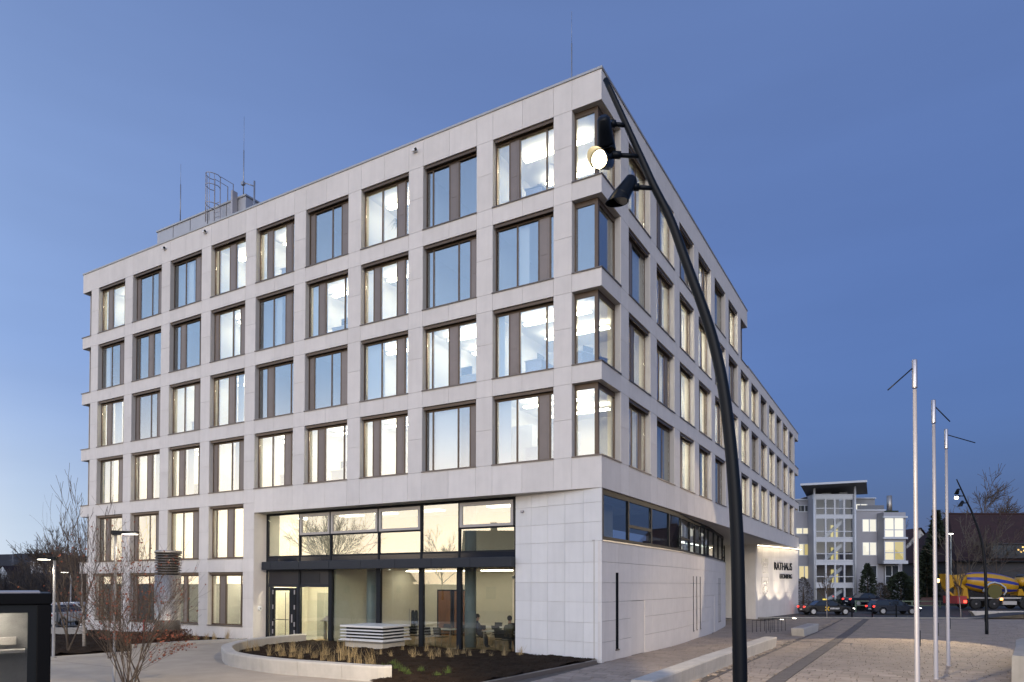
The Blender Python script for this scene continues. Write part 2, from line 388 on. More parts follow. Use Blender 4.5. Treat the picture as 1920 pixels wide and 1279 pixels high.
# ------------------------------------------------------------------ the city hall
hall = empty('city_hall', (0, 0, 0), 0, 'large pale stone office block with a grid of lit and dark bronze framed windows', 'building')
FLH = 3.5
T = [20.986 - FLH * i for i in range(6)]; SL = [18.179 - FLH * i for i in range(6)]
L0, LB, LW = 1.997, 3.5428, 2.760
R0, RB, RW = 2.863, 3.5727, 2.677
LEFT_END, RIGHT_END, TOP_END = 34.83, 51.75, 26.48
ROOF, ROOF2, BAND = 22.15, 18.25, 6.47
SF0, SF1 = 4.016, 18.905        # the glazed ground-floor front
GL = .25                        # how far the glass sits behind the stone face
panels = []                     # (corner A, corner B, verts) stone slabs, sorted later by size in view
def slab_l(y0, y1, z0, z1, g=.006):
    panels.append(('L', y0, y1, z0, z1))
def slab_r(x0, x1, z0, z1):
    panels.append(('R', x0, x1, z0, z1))
core = MB()
def core_l(y0, y1, z0, z1): core.box(.03, .42, y0, y1, z0, z1)
def core_r(x0, x1, z0, z1): core.box(x0, x1, .03, .42, z0, z1)
CL, CRr = L0 - (LB - LW), R0 - (RB - RW)        # corner openings end here
def yk(k): return L0 + k * LB
def xk(k): return R0 + k * RB
# ---- left front
for i in range(6):
    top = ROOF if i == 0 else SL[i - 1]
    # lintel band
    if i < 4 or i >= 4:
        y_from = .42 if i < 4 else SF1 + .012
        core_l(y_from, LEFT_END, T[i], top)
        ys = []
        k_list = range(9) if i < 4 else range(5, 9)
        if i < 4: ys += [0, CL]
        for k in k_list: ys += [yk(k), yk(k) + LW / 2, yk(k) + LW]
        ys = sorted(ys)
        if i >= 4: ys = [SF1 + .0] + ys
        ys += [yk(8) + LW + (LB - LW), LEFT_END]
        for a, c in zip(ys, ys[1:]): slab_l(a, c, T[i], top)
    # piers
    for k in ([-1] if i < 4 else []) + list(range(9) if i < 4 else range(4, 9)):
        if k == -1: y0, y1 = CL, L0
        else: y0, y1 = yk(k) + LW, yk(k) + LB
        if i >= 4 and k == 4: y0 = SF1
        z0 = SL[i]; zm = SL[i] + 1.45
        core_l(y0 + (.012 if i >= 4 and k == 4 else 0), y1, SL[i], T[i])
        slab_l(y0, y1, SL[i], zm); slab_l(y0, y1, zm, T[i])
# band above the glazed front (below row 3 sill)
core_l(.42, SF1, BAND, SL[3])
ys = [0, CL]
for k in range(5): ys += [yk(k), yk(k) + LW / 2, yk(k) + LW]
ys = [y for y in sorted(ys) if y < SF1 - .3] + [SF1]
for a, c in zip(ys, ys[1:]): slab_l(a, c, BAND, SL[3])
# base under the lowest windows
core_l(SF1 + .012, LEFT_END, -.1, SL[5])
ys = [SF1]
for k in range(5, 9): ys += [yk(k), yk(k) + LW / 2, yk(k) + LW]
ys += [yk(8) + LB, LEFT_END]
for a, c in zip(ys, ys[1:]): slab_l(a, c, .0, SL[5])
# ---- right front
for i in range(4):
    end = TOP_END if i == 0 else RIGHT_END
    top = ROOF if i == 0 else (ROOF2 if False else SL[i - 1])
    ks = [k for k in range(13) if xk(k) + RW < end - 1.5]
    last = xk(ks[-1]) + RW; pend = last + (RB - RW)
    core_r(.03, end if i else TOP_END, T[i], top if i != 1 else SL[0])
    xs = [0, CRr]
    for k in ks: xs += [xk(k), xk(k) + RW / 2, xk(k) + RW]
    xs += [pend, end]
    for a, c in zip(xs, xs[1:]):
        tt = top
        if i == 1 and a >= TOP_END - .1: tt = ROOF2
        elif i == 1 and c > TOP_END > a:
            slab_r(a, TOP_END, T[i], SL[0]); slab_r(TOP_END, c, T[i], ROOF2); continue
        slab_r(a, c, T[i], tt)
    for k in [-1] + ks:
        x0, x1 = (CRr, R0) if k == -1 else (xk(k) + RW, xk(k) + RB)
        core_r(x0, x1, SL[i], T[i])
        zm = SL[i] + 1.45
        slab_r(x0, x1, SL[i], zm); slab_r(x0, x1, zm, T[i])
core_r(.03, RIGHT_END, BAND, SL[3])
xs = [0, CRr]
for k in range(13): xs += [xk(k), xk(k) + RW / 2, xk(k) + RW]
xs += [xk(13) - .0, RIGHT_END]
for a, c in zip(xs, xs[1:]): slab_r(a, c, BAND, SL[3])
# far side and end faces
core.box(TOP_END - .4, TOP_END, .42, LEFT_END, SL[0] + .3, ROOF)
core.box(RIGHT_END - .4, RIGHT_END, .42, 16, BAND, ROOF2)
core.box(.42, TOP_END, LEFT_END - .42, LEFT_END - .03, 0, ROOF)
tag(core.build('wall', CORE, hall))
# lower tiled wall beside the glazed front: 5 columns, 8 rows, turning back from the corner
ROWZ = [0, .722, 1.452, 2.216, 2.952, 3.714, 4.5, 5.215, 5.94, BAND]
def wl(y): return .0 + .62 * min(1, y / SF0)        # setback of that wall
GCOL = [0, .80, 1.62, 2.42, 3.23, SF0]
for a, c in zip(GCOL, GCOL[1:]):
    for z0, z1 in zip(ROWZ, ROWZ[1:]): panels.append(('T', (wl(a), a), (wl(c), c), z0, z1))
# curved ground-floor wall
cum = [0]
for a, c in zip(CURVE, CURVE[1:]): cum.append(cum[-1] + (c - a).length)
def cpt(s):
    for i in range(len(cum) - 1):
        if s <= cum[i + 1]:
            t = (s - cum[i]) / (cum[i + 1] - cum[i]); return CURVE[i].lerp(CURVE[i + 1], t)
    return CURVE[-1].copy()
def s_of_x(x):
    for i in range(len(cum) - 1):
        if CURVE[i].x <= x <= CURVE[i + 1].x and CURVE[i + 1].x > CURVE[i].x: return cum[i] + (cum[i + 1] - cum[i]) * (x - CURVE[i].x) / (CURVE[i + 1].x - CURVE[i].x)
slots = [(1.40, 1.70), (13.85, 14.07), (14.85, 15.07), (15.85, 16.07), (23.8, 24.0), (24.42, 24.62), (24.95, 25.15)]
doors = [(3.12, 4.75), (19.75, 21.05)]
cuts = {0.0, cum[-1]}
for a, c in slots + doors: cuts |= {s_of_x(a), s_of_x(c)}
cs = sorted(cuts); cols = []
for a, c in zip(cs, cs[1:]):
    n = max(1, round((c - a) / .96)); cols += [(a + (c - a) * j / n, a + (c - a) * (j + 1) / n) for j in range(n)]
WT = 4.49
RZ = [-.12, .734, 1.517, 2.22, 2.945, 3.724, WT]
def is_in(s0, s1, lst): 
    x = cpt((s0 + s1) / 2).x; return any(a < x < c for a, c in lst)
for s0, s1 in cols:
    slot, door = is_in(s0, s1, slots), is_in(s0, s1, doors)
    for j in range(6):
        z0, z1 = RZ[j], RZ[j + 1]
        if j == 0: z0 = gz(cpt(s0).x) - .05
        if slot:
            if j == 0: z1 = .38
            elif j in (1, 2, 3): continue
            elif j == 4: z0 = 3.34
        if door and j < 3: continue
        p, q = cpt(s0), cpt(s1); panels.append(('C', (p.x, p.y), (q.x, q.y), z0, z1))
def ribbon_strip(b, d0, d1, z0, z1, s0=.045, s1=None, mi=0, step=.7):
    s1 = s1 or cum[-1]; n = max(1, int((s1 - s0) / step)); ss = [s0 + (s1 - s0) * i / n for i in range(n + 1)]
    def off(s, d):
        p = cpt(s); t = (cpt(min(s + .05, cum[-1])) - cpt(max(s - .05, 0))).normalized(); return p + Vector((-t.y, t.x, 0)) * d
    for a, c in zip(ss, ss[1:]):
        P = [off(a, d0), off(c, d0), off(c, d1), off(a, d1)]
        b.add([(v.x, v.y, z0(v.x) if callable(z0) else z0) for v in P] + [(v.x, v.y, z1) for v in P],
              [(0, 3, 2, 1), (4, 5, 6, 7), (0, 1, 5, 4), (1, 2, 6, 5), (2, 3, 7, 6), (3, 0, 4, 7)], mi)
b = MB(); ribbon_strip(b, .15, .35, lambda x: gz(x) - .1, WT); b.build('ground_floor_wall', CORE, hall)
b = MB(); ribbon_strip(b, -.03, .4, WT, WT + .05); b.build('wall_coping', COPE, hall)
SLOTG = mat('slot_glass', (.012, .014, .018), .7, spec=.1)
for a, c in slots:
    sa, sc_ = s_of_x(a), s_of_x(c); p, q = cpt(sa), cpt(sc_)
    b = MB(); ribbon_strip(b, .10, .14, .38, 3.34, sa, sc_, 0); ribbon_strip(b, .004, .10, .38, 3.34, sa + .001, sa + .014, 0); ribbon_strip(b, .004, .10, .38, 3.34, sc_ - .014, sc_ - .001, 0); ribbon_strip(b, -.03, .13, .33, .38, sa - .04, sc_ + .04, 1)
    o = b.build('slot_window', [SLOTG, SILL], hall)
for a, c in doors:
    b = MB(); ribbon_strip(b, .012, .12, lambda x: gz(x) + .03, 2.2, s_of_x(a) + .02, s_of_x(c) - .02); b.build('flush_door', STONE, hall)
# ribbon window above it
fr = MB(); ribbon_strip(fr, .12, .22, WT + .05, WT + .20); ribbon_strip(fr, .12, .22, 6.27, BAND - .002)
mulx = [0.40, 3.14, 5.98, 8.69, 11.06, 13.59, 15.15, 16.82, 18.10, 19.44, 22.3, 25.2, 28, 30.6]
for x in mulx:
    s = s_of_x(x); ribbon_strip(fr, .11, .23, WT + .2, 6.27, s - .06, s + .06)
rw = fr.build('ribbon_window', BLACK, hall)
ms = [.0] + [s_of_x(x) for x in mulx] + [cum[-1]]
for a, c in zip(ms, ms[1:]):
    b = MB(); ribbon_strip(b, .165, .175, WT + .2, 6.27, a + .06, max(a + .1, c - .06), 0, 2.5); b.build('pane', RIBG, rw)
for a, c in ((mulx[1], mulx[2]), (mulx[4], mulx[5]), (mulx[6], mulx[7])):
    b = MB(); ribbon_strip(b, .12, .21, 5.22, 5.34, s_of_x(a) + .06, s_of_x(c) - .06); b.build('casement_bar', BLACK, rw)
# ---- stone slabs: the 300 that show largest as parts, the rest joined
def pan_geo(p, g=.0055):
    k, a, c, z0, z1 = p; jz = g
    if k == 'L': P = [(0, c - g), (0, a + g), (.03, a + g), (.03, c - g)]
    elif k == 'R': P = [(a + g, 0), (c - g, 0), (c - g, .03), (a + g, .03)]
    else:
        A, C = Vector(a), Vector(c); t = (C - A).normalized(); n = Vector((-t.y, t.x)); th = .03 if k == 'T' else .15
        if k == 'T': A, C = C, A; t = -t; n = Vector((-t.y, t.x))
        P = [A + t * g, C - t * g, C - t * g + n * th, A + t * g + n * th]
    P = [(q[0], q[1]) for q in P]
    if k == 'L' and a == 0: P[1] = (0, 0); P[2] = (.03, .0301)
    if k == 'R' and a == 0: P[0] = (.0005, .0); P[3] = (.0305, .03)
    return P, z0 + g, z1 - g
def pan_size(p):
    P, z0, z1 = pan_geo(p); q = [proj((P[0][0], P[0][1], z0)), proj((P[1][0], P[1][1], z0)), proj((P[1][0], P[1][1], z1)), proj((P[0][0], P[0][1], z1))]
    return abs(sum(q[i][0] * q[(i + 1) % 4][1] - q[(i + 1) % 4][0] * q[i][1] for i in range(4))) / 2
def pan_add(b, p):
    P, z0, z1 = pan_geo(p)
    b.add([(x, y, z0) for x, y in P] + [(x, y, z1) for x, y in P], [(0, 3, 2, 1), (4, 5, 6, 7), (0, 1, 5, 4), (1, 2, 6, 5), (2, 3, 7, 6), (3, 0, 4, 7)])
panels.sort(key=pan_size, reverse=True)
restU, restD = MB(), MB()
for i, p in enumerate(panels):
    low = p[0] in 'TC'
    if i < 300:
        b = MB(); pan_add(b, p); b.build('stone_panel', STONEW if p[0] == 'T' else STONE, hall)
    else: pan_add(restU, p)
if restU.v: tag(restU.build('stone_cladding', STONE, hall), kind='stuff')
b = MB(); pan_core = [(wl(0) + .03, .0), (wl(SF0) + .03, SF0 - .004), (wl(SF0) + .4, SF0 - .004), (.5, .16), (.2, .04)]
b.prism([(.035, .01), (wl(SF0) + .03, SF0 - .004), (wl(SF0) + .45, SF0 - .004), (.6, .2)], -.1, BAND - .003); b.build('return_wall', CORE, hall)
# ---- coping, roofs, soffit
b = MB(); b.box(-.04, .45, -.04, LEFT_END + .02, ROOF, ROOF + .085); b.box(.45, TOP_END + .03, -.04, .45, ROOF, ROOF + .085)
b.box(TOP_END, RIGHT_END + .03, -.04, .45, ROOF2, ROOF2 + .08); b.build('coping', COPE, hall)
b = MB(); b.box(.42, TOP_END - .4, .42, LEFT_END - .42, ROOF - .75, ROOF - .45); b.box(TOP_END, RIGHT_END - .4, .42, 20, ROOF2 - .6, ROOF2 - .4); b.build('roof', CONCD, hall)
SOFF = mat('soffit_plaster', (.62, .59, .53), .9)
b = MB(); b.prism([(.43, .43), (RIGHT_END - .42, .43), (RIGHT_END - .42, 7), (.43, 7)], BAND - .0, BAND + .12); b.box(.424, .98, SF0 - .3, SF1, BAND - .003, BAND + .1); b.build('soffit', SOFF, hall)
# ------------------------------------------------------------------ windows
PAT = {'A': 'g1.0 g.85 v.6 g.3', 'B': 'g.3 g.85 v.62 g.95', 'C': 'g.6 v.6 g1.2 g.35', 'D': 'g.95 g.95 v.65 g.2', 'E': 'v.42 g1.05 g.55 v.7', 'F': 'g.5 v.5 g.9 v.55 g.3', 'G': 'g.35 g1.3 g.6 v.5', 'H': 'g.6 v.5 g1.6', 'I': 'g1.1 v.4 g1.2', 'J': 'v.6 g1.0 g1.1', 'K': 'g.8 v.5 g1.4', 'M': 'g1.0 g.9 v.45 g.5'}
winrng = random.Random(5)
def window(face, start, wd, i, pat, zt=None, zs=None, lit=False, blind=True):
    zt = zt or T[i]; zs = zs or SL[i]
    def bx(b, w0, w1, d0, d1, z0, z1, mi=0):
        if face == 'L': b.box(d0, d1, start - w0, start - w1, z0, z1, mi)
        else: b.box(start + w0, start + w1, d0, d1, z0, z1, mi)
    f = MB(); d0, d1 = GL, GL + .09
    bx(f, .0, .055, d0, d1, zs + .10, zt); bx(f, wd - .055, wd, d0, d1, zs + .10, zt)
    bx(f, .055, wd - .055, d0 - .02, d1, zt - .20, zt - .001); bx(f, .0, wd, d0, d1, zs + .03, zs + .10)
    bx(f, .055, wd - .055, .06, .10, zt - .13, zt - .02)       # blind box edge
    items = [(s[0], float(s[1:]) * (.76 if s[0] == 'v' else 1)) for s in PAT[pat].split()]
    tot = sum(x for _, x in items); av = wd - .11; x = .055; cells = []
    for n_, (ty, ww) in enumerate(items):
        ww = ww / tot * av; cells.append((ty, x, x + ww)); x += ww
        if n_ < len(items) - 1: bx(f, x - .035, x + .035, d0 - .006, d1, zs + .10, zt - .2)
    win = f.build('window', BRONZE, hall)
    for ty, a, c in cells:
        a += .035; c -= .035
        if ty == 'g':
            b = MB(); bx(b, a, c, d0 + .012, d0 + .020, zs + .10, zt - .2); b.build('pane', GLASS, win)
        else:
            b = MB(); bx(b, a, c, d0 - .001, d0 + .06, zs + .10, zt - .2)
            h = zs + .10 + (zt - zs) * .36
            for z0, z1 in ((zs + .16, h - .04), (h + .04, zt - .27)):       # raised field, two per flap
                bx(b, a + .07, c - .07, d0 - .012, d0 - .001, z0, z1)
            b.build('vent_flap', BRONZEP, win)
    b = MB(); bx(b, -.02, wd + .02, -.045, GL + .02, zs - .012, zs + .028); b.build('sill', SILL, win)
    if blind and winrng.random() < (.55 if lit else .5):
        gs = [c for c in cells if c[0] == 'g']; ty, a, c = winrng.choice(gs)
        if c - a > .5:
            e = a + (c - a) * winrng.choice((.45, .6, 1)); b = MB(); bx(b, a, e, d1 + .10, d1 + .11, zs + .06, zt - .06); b.build('blind', BLIND, win)
    return win
def corner_window(i, lit):
    zt, zs = T[i], SL[i]; g = GL; f = MB()
    f.box(g, g + .14, g, g + .14, zs + .1, zt)
    f.box(g, g + .09, g + .14, CL, zs + .03, zs + .1); f.box(g + .14, CRr, g, g + .09, zs + .03, zs + .1)
    f.box(g, g + .09, g + .14, CL, zt - .2, zt); f.box(g + .14, CRr, g, g + .09, zt - .2, zt)
    f.box(g, g + .09, CL - .055, CL, zs + .1, zt - .2); f.box(CRr - .055, CRr, g, g + .09, zs + .1, zt - .2)
    win = f.build('corner_window', BRONZE, hall)
    MB().box(g + .035, g + .043, g + .14, CL - .055, zs + .1, zt - .2).build('pane', GLASS, win)
    MB().box(g + .14, CRr - .055, g + .035, g + .043, zs + .1, zt - .2).build('pane', GLASS, win)
    b = MB(); b.box(-.045, g + .02, -.045, CL, zs - .012, zs + .028); b.box(g + .02, CRr, -.045, g + .02, zs - .012, zs + .028); b.build('sill', SILL, win)
    # the stone underside of the band above is closed by a metal soffit
    b = MB(); b.prism([(.03, .03), (CRr, .03), (CRr, .42), (.42, .42), (.42, CL), (.03, CL)], zt + .002, zt + .05); b.build('head_plate', SILL, win)
for i in range(4): corner_window(i, True)
left_pat = ['CBAEFBAEC', 'DGFCAECBA', 'CBAECBAEC', 'DGFCAECBA']
LIT_L = ['L.L.LL..L', '..LL.L...', 'LLL..LL.L', 'L.LLLLLLL']
for i in range(4):
    for k in range(9): window('L', yk(k) + LW, LW, i, left_pat[i][k], lit=LIT_L[i][k] == 'L')
for i, pats in ((4, 'BAEC'), (5, 'CIEB')):
    for k in range(5, 9): window('L', yk(k) + LW, LW, i, pats[k - 5], blind=False)
for i in range(6):      # the far corner openings of the left front
    y0 = yk(8) + LB; f = MB(); f.box(.3, .38, y0, LEFT_END - .3, SL[i] + .03, SL[i] + .1); f.box(.3, .38, y0, LEFT_END - .3, T[i] - .2, T[i]); f.box(.3, .42, LEFT_END - .42, LEFT_END - .3, SL[i] + .1, T[i] - .2)
    f.box(.42, 3, LEFT_END - .38, LEFT_END - .3, T[i] - .2, T[i])
    win = f.build('end_window', BRONZE, hall); MB().box(.335, .343, y0, LEFT_END - .42, SL[i] + .1, T[i] - .2).build('pane', GLASS, win)
    MB().box(-.045, .35, y0 - .01, LEFT_END + .045, SL[i] - .012, SL[i] + .028).build('sill', SILL, win)
right_pat = 'JKCMHICJKAHCM'
LIT_R = ['LL.L.L', '.LLLL.LL.L.L.', 'LLLLLLL.LL.LL', 'L.LL.LLLLLLLL']
for i in range(4):
    for k in range(13):
        if i == 0 and k > 5: break
        window('R', xk(k), RW, i, right_pat[(k + 4 * i) % 13], lit=LIT_R[i][k] == 'L')
for i in range(4):
    x0 = (xk(5) if i == 0 else xk(12)) + RB; x1 = TOP_END if i == 0 else RIGHT_END
    f = MB(); f.box(x0, x1 - .3, .3, .38, SL[i] + .03, SL[i] + .1); f.box(x0, x1 - .3, .3, .38, T[i] - .2, T[i]); f.box(x1 - .42, x1 - .3, .3, .42, SL[i] + .1, T[i] - .2)
    win = f.build('end_window', BRONZE, hall); MB().box(x0, x1 - .42, .335, .343, SL[i] + .1, T[i] - .2).build('pane', GLASS, win)
    MB().box(x0, x1 + .03, -.045, .35, SL[i] - .012, SL[i] + .028).build('sill', SILL, win)
# ------------------------------------------------------------------ offices behind the windows
fl = MB(); ce = MB(); wa = MB()
RD = 5.6
for i in range(4):
    zf, zc = SL[i] - .02, T[i] + .12
    xe = TOP_END - .5 if i == 0 else RIGHT_END - .5
    fl.box(.43, RD + .1, .43, LEFT_END - .5, zf - .2, zf); fl.box(RD + .1, xe, .43, RD, zf - .2, zf)
    ce.box(.43, RD + .1, .43, LEFT_END - .5, zc, zc + .1); ce.box(RD + .1, xe, .43, RD, zc, zc + .1)
    wa.box(RD, RD + .1, RD, LEFT_END - .5, zf, zc); wa.box(RD + .1, xe, RD, RD + .1, zf, zc)
    for k in range(0, 9): 
        ym = yk(k) + LW + (LB - LW) / 2
        wa.box(.43, RD, ym - .05, ym + .05, zf, zc)
    for k in range(0, 13):
        xm = xk(k) + RW + (RB - RW) / 2
        if xm < xe: wa.box(xm - .05, xm + .05, .43, RD, zf, zc)
    wa.box(.43, RD, LEFT_END - .5, LEFT_END - .45, zf, zc); wa.box(xe, xe + .05, .43, RD, zf, zc)
for i in (4, 5):
    zf, zc = SL[i] - .3, T[i] + .12
    fl.box(.43, RD, SF1 + .3, LEFT_END - .5, zf - .2, zf); ce.box(.43, RD, SF1 + .3, LEFT_END - .5, zc, zc + .1)
    wa.box(RD, RD + .1, SF1 + .3, LEFT_END - .5, zf, zc)
    for k in range(4, 9):
        ym = yk(k) + LW + (LB - LW) / 2; wa.box(.43, RD, ym - .05, ym + .05, zf, zc)
    wa.box(.43, RD, LEFT_END - .5, LEFT_END - .45, zf, zc)
fl.build('floor_slab', OFLOOR, hall); ce.build('ceiling', WHITEW, hall); wa.build('partition', WHITEW, hall)
def tube_l(x, y0, y1, z, m=None): MB().box(x - .12, x + .12, y0, y1, z - .05, z).build('ceiling_light', m or TUBE, hall)
for i in range(4):
    for k in range(9):
        if LIT_L[i][k] == 'L':
            for x in (1.7, 3.7):
                if k == 0:
                    tube_l(x, 1.2, 4.2, T[i] - .12)
                else: tube_l(x, yk(k) + .2, yk(k) + LW - .2, T[i] - .12)
    for k in range(1, 13):
        if i == 0 and k > 5: break
        if k == 1: continue
        if LIT_R[i][k] == 'L':
            for y in (1.6, 3.6): MB().box(xk(k) + .2, xk(k) + RW - .2, y - .12, y + .12, T[i] - .17, T[i] - .12).build('ceiling_light', TUBER, hall)
    if LIT_R[i][1] == 'L': MB().box(xk(1) + .2, xk(1) + RW - .2, 2.2, 2.45, T[i] - .17, T[i] - .12).build('ceiling_light', TUBER, hall)
TUBEW = emis('office_light_soft', (1, .86, .60), 60)
for (i, k, m_) in ((4, 5, TUBEW), (4, 6, TUBEW), (4, 8, TUBEL), (5, 5, TUBEW), (5, 6, TUBEL), (5, 8, TUBEL)):
    if i == 4 and k == 8: tube_l(4.6, yk(k) + .8, yk(k) + 1.6, T[i] - .12, TUBEL)
    elif i == 5 and k == 8: tube_l(5.0, yk(k) + .4, yk(k) + .9, T[i] - .12, TUBEL)
    elif i == 5 and k == 6: tube_l(2.0, yk(k) + .1, yk(k) + .9, T[i] - .12, TUBEW)
    else: tube_l(2.2, yk(k) + .3, yk(k) + LW - .3, T[i] - .12, m_)
# ------------------------------------------------------------------ the glazed ground-floor front
FX = .78
gf = MB()
MULY = [18.88, 16.48, 14.38, 11.37, 8.91, 6.88, 4.51]
YR = SF0 + .02
gf.box(FX, FX + .12, YR, SF1 - .01, 0, .10); gf.box(FX, FX + .12, YR, SF1 - .01, 6.36, BAND - .004)
gf.box(FX, FX + .12, YR, YR + .12, .1, 6.36); gf.box(FX, FX + .12, SF1 - .14, SF1 - .01, .1, 6.36)
for y in MULY[1:-1]:
    gf.box(FX - .02, FX + .14, y - .045, y + .045, 3.6, 6.36)
    if y < 14.5: gf.box(FX - .02, FX + .16, y - .10, y + .12, .1, 3.6)
    else: gf.box(FX - .02, FX + .14, y - .05, y + .05, .1, 3.6)
gf.box(FX, FX + .12, YR + .12, SF1 - .14, 4.22, 4.30)
front = gf.build('glass_front', BLACK, hall)
gf = MB(); gf.box(FX + .01, FX + .1, YR + .12, SF1 - .14, 3.9, 4.22); gf.build('spandrel', mat('spandrel_glass', (.012, .016, .026), .12), front)
edges = [SF1 - .14] + MULY[1:-1] + [YR + .12]
hung = {1, 2, 3, 5}
for i, (a, c) in enumerate(zip(edges, edges[1:])):
    hi, lo = a - .045, c + .045
    if i in hung:
        zc = 5.30
        f = MB(); f.box(FX - .05, FX + .08, lo, hi, zc, zc + .11); f.box(FX - .05, FX + .08, lo, hi, 6.20, 6.345)
        f.box(FX - .05, FX + .08, lo, lo + .12, zc + .11, 6.20); f.box(FX - .05, FX + .08, hi - .12, hi, zc + .11, 6.20)
        vf = f.build('vent_frame', GREYF, front)
        MB().box(FX + .0, FX + .01, lo + .12, hi - .12, zc + .11, 6.2).build('pane', SHOPG, front)
        MB().box(FX + .04, FX + .05, lo, hi, 4.3, zc - .07).build('pane', SHOPG, front)
        MB().box(FX, FX + .11, lo, hi, zc - .07, zc - .002).build('transom', BLACK, front)
    else: MB().box(FX + .04, FX + .05, lo, hi, 4.3, 6.36).build('pane', SHOPG, front)
    # lower storey
    if i == 0:
        f = MB(); f.box(FX, FX + .1, lo, hi, 2.72, 2.86); f.box(FX, FX + .1, lo, hi, 3.48, 3.6)
        f.box(FX, FX + .1, hi - .30, hi - .12, .1, 2.72); f.box(FX, FX + .1, lo + .0, lo + .16, .1, 2.72); f.build('door_surround', DKBEAM, front)
        MB().box(FX + .04, FX + .06, lo, hi, 2.86, 3.48).build('transom_panel', mat('dark_panel', (.018, .018, .024), .35), front)
        y0, y1 = lo + .20, hi - .34
        d = MB(); d.box(FX - .03, FX + .05, y0, y0 + .42, .06, 2.68); d.box(FX - .03, FX + .05, y1 - .16, y1, .06, 2.68); d.box(FX - .03, FX + .05, y0 + .42, y1 - .16, .06, .16); d.box(FX - .03, FX + .05, y0 + .42, y1 - .16, 2.54, 2.68)
        dr = d.build('entrance_door', BLACK, hall)
        MB().box(FX + .0, FX + .01, y0 + .42, y1 - .16, .16, 2.54).build('pane', SHOPL, dr)
        b = MB(); b.tube([(FX - .09, y0 + .62, .3), (FX - .09, y0 + .62, 2.45)], .018); b.tube([(FX - .07, y0 + .42, 1.08), (FX - .07, y1 - .14, 1.08)], .016); b.build('pull_bar', mat('door_bar', (.1, .1, .11), .3, .8), dr)
        for zz in (.35, .75, 1.6, 2.35):
            MB().box(FX - .05, FX - .03, y0 + .02, y0 + .09, zz, zz + .22).build('hinge', ALU, dr)
            MB().box(FX - .05, FX - .03, y1 - .08, y1 - .02, zz, zz + .22).build('hinge', ALU, dr)
        MB().box(FX - .05, FX - .03, y0 + .20, y0 + .27, .95, 1.35).build('handle_plate', ALU, dr)
    elif i == 1:
        MB().box(FX, FX + .1, lo, hi, 2.72, 2.86).build('transom', DKBEAM, front); MB().box(FX, FX + .1, lo, hi, 3.48, 3.6).build('transom', DKBEAM, front)
        MB().box(FX + .04, FX + .06, lo, hi, 2.86, 3.48).build('transom_panel', MATS['dark_panel'], front)
        b = MB()
        for q in range(9): b.box(FX + .0, FX + .04, lo + .7, hi - .12, 2.92 + q * .06, 2.945 + q * .06)
        b.build('louvre', DKBEAM, front)
        MB().box(FX + .04, FX + .05, lo, hi, .1, 2.72).build('pane', SHOPL, front)
    else:
        MB().box(FX + .04, FX + .05, lo + .07, hi - .06, .1, 3.6).build('pane', SHOPL, front)
b = MB(); b.box(.28, FX - .02, SF0 + .01, SF1 - .25, 3.58, 3.99); b.build('canopy_beam', DKBEAM, hall, bevel=.02)
b = MB()
for y in (18.0, 16.0, 14.0, 12.0, 10, 8, 6): b.box(.272, .28, y - .006, y + .006, 3.59, 3.98)
b.build('beam_joint', BLACK, hall)
# inside: meeting room, vestibule, upper gallery
HFL = mat('parquet', (.28, .17, .07), .45, noise=.2, scale=1.5, stretch=(1, 6, 1))
b = MB(); b.box(FX + .12, 9, SF0 - 2.5, 16.5, -.02, .06); b.build('hall_floor', HFL, hall)
b = MB(); b.box(FX + .12, 9, 16.5, SF1, -.02, .05); b.build('lobby_floor', CONCD, hall)
b = MB(); b.box(FX + .12, 9, SF0 - 2.5, SF1, 3.60, 4.2); b.build('hall_ceiling', WHITEW, hall)
b = MB(); b.box(FX + .12, 9, SF0 - 2.5, SF1, 6.36, 6.46); b.build('gallery_ceiling', WHITEW, hall)
b = MB(); b.box(7.6, 7.75, SF0 - 2.5, 16.42, .06, 3.6); b.box(FX + .2, 7.6, SF0 - 2.5, SF0 - 2.4, .06, 3.6); b.box(FX + .3, 7.6, 14.30, 14.42, .06, 3.6)
b.box(3.6, 3.7, 14.42, SF1, .05, 3.6); b.box(FX + .3, 3.6, SF1 - .02, SF1 + .08, .05, 3.6); b.build('hall_wall', CREAMW, hall)
b = MB(); b.box(4.8, 4.9, SF0 - 2.5, SF1, 4.2, 6.36); b.box(FX + .2, 4.8, SF1 - .02, SF1 + .08, 4.2, 6.36); b.box(FX + .4, 4.8, 16.3, 16.4, 4.2, 6.36); b.box(FX + .2, 4.8, SF0 - 2.5, SF0 - 2.4, 4.2, 6.36); b.build('gallery_wall', CREAMW, hall)
COLM = mat('column_paint', (.26, .30, .32), .5)
for y in (7.30, 13.1):
    b = MB(); b.lathe([(.26, .06), (.26, 3.6)], (2.3, y, 0)); b.lathe([(.26, 4.2), (.26, 6.36)], (2.3, y, 0)); b.build('column', COLM, hall)
for y in (12.4, 11.5, 5.1):
    b = MB(); b.box(7.54, 7.598, y - .5, y + .5, .06, 2.5); dd = b.build('inner_door', WOOD, hall)
    b = MB(); b.box(7.535, 7.599, y - .58, y - .5, .06, 2.58); b.box(7.535, 7.599, y + .5, y + .58, .06, 2.58); b.box(7.535, 7.599, y - .5, y + .5, 2.5, 2.58); b.build('door_frame', BLACK, dd)
b = MB(); b.box(3.55, 3.598, 17.0, 18.1, .05, 2.4); b.build('inner_door', mat('grey_door', (.34, .34, .30), .5), hall)
for y in (5.5, 8.2, 10.9, 13.0):
    MB().box(5.8, 6.3, y - .8, y + .8, 3.545, 3.595).build('ceiling_light', TUBEL, hall)
MB().box(1.6, 2.2, 15.1, 16.2, 3.545, 3.595).build('ceiling_light', emis('lobby_light', (1, .88, .64), 90), hall)
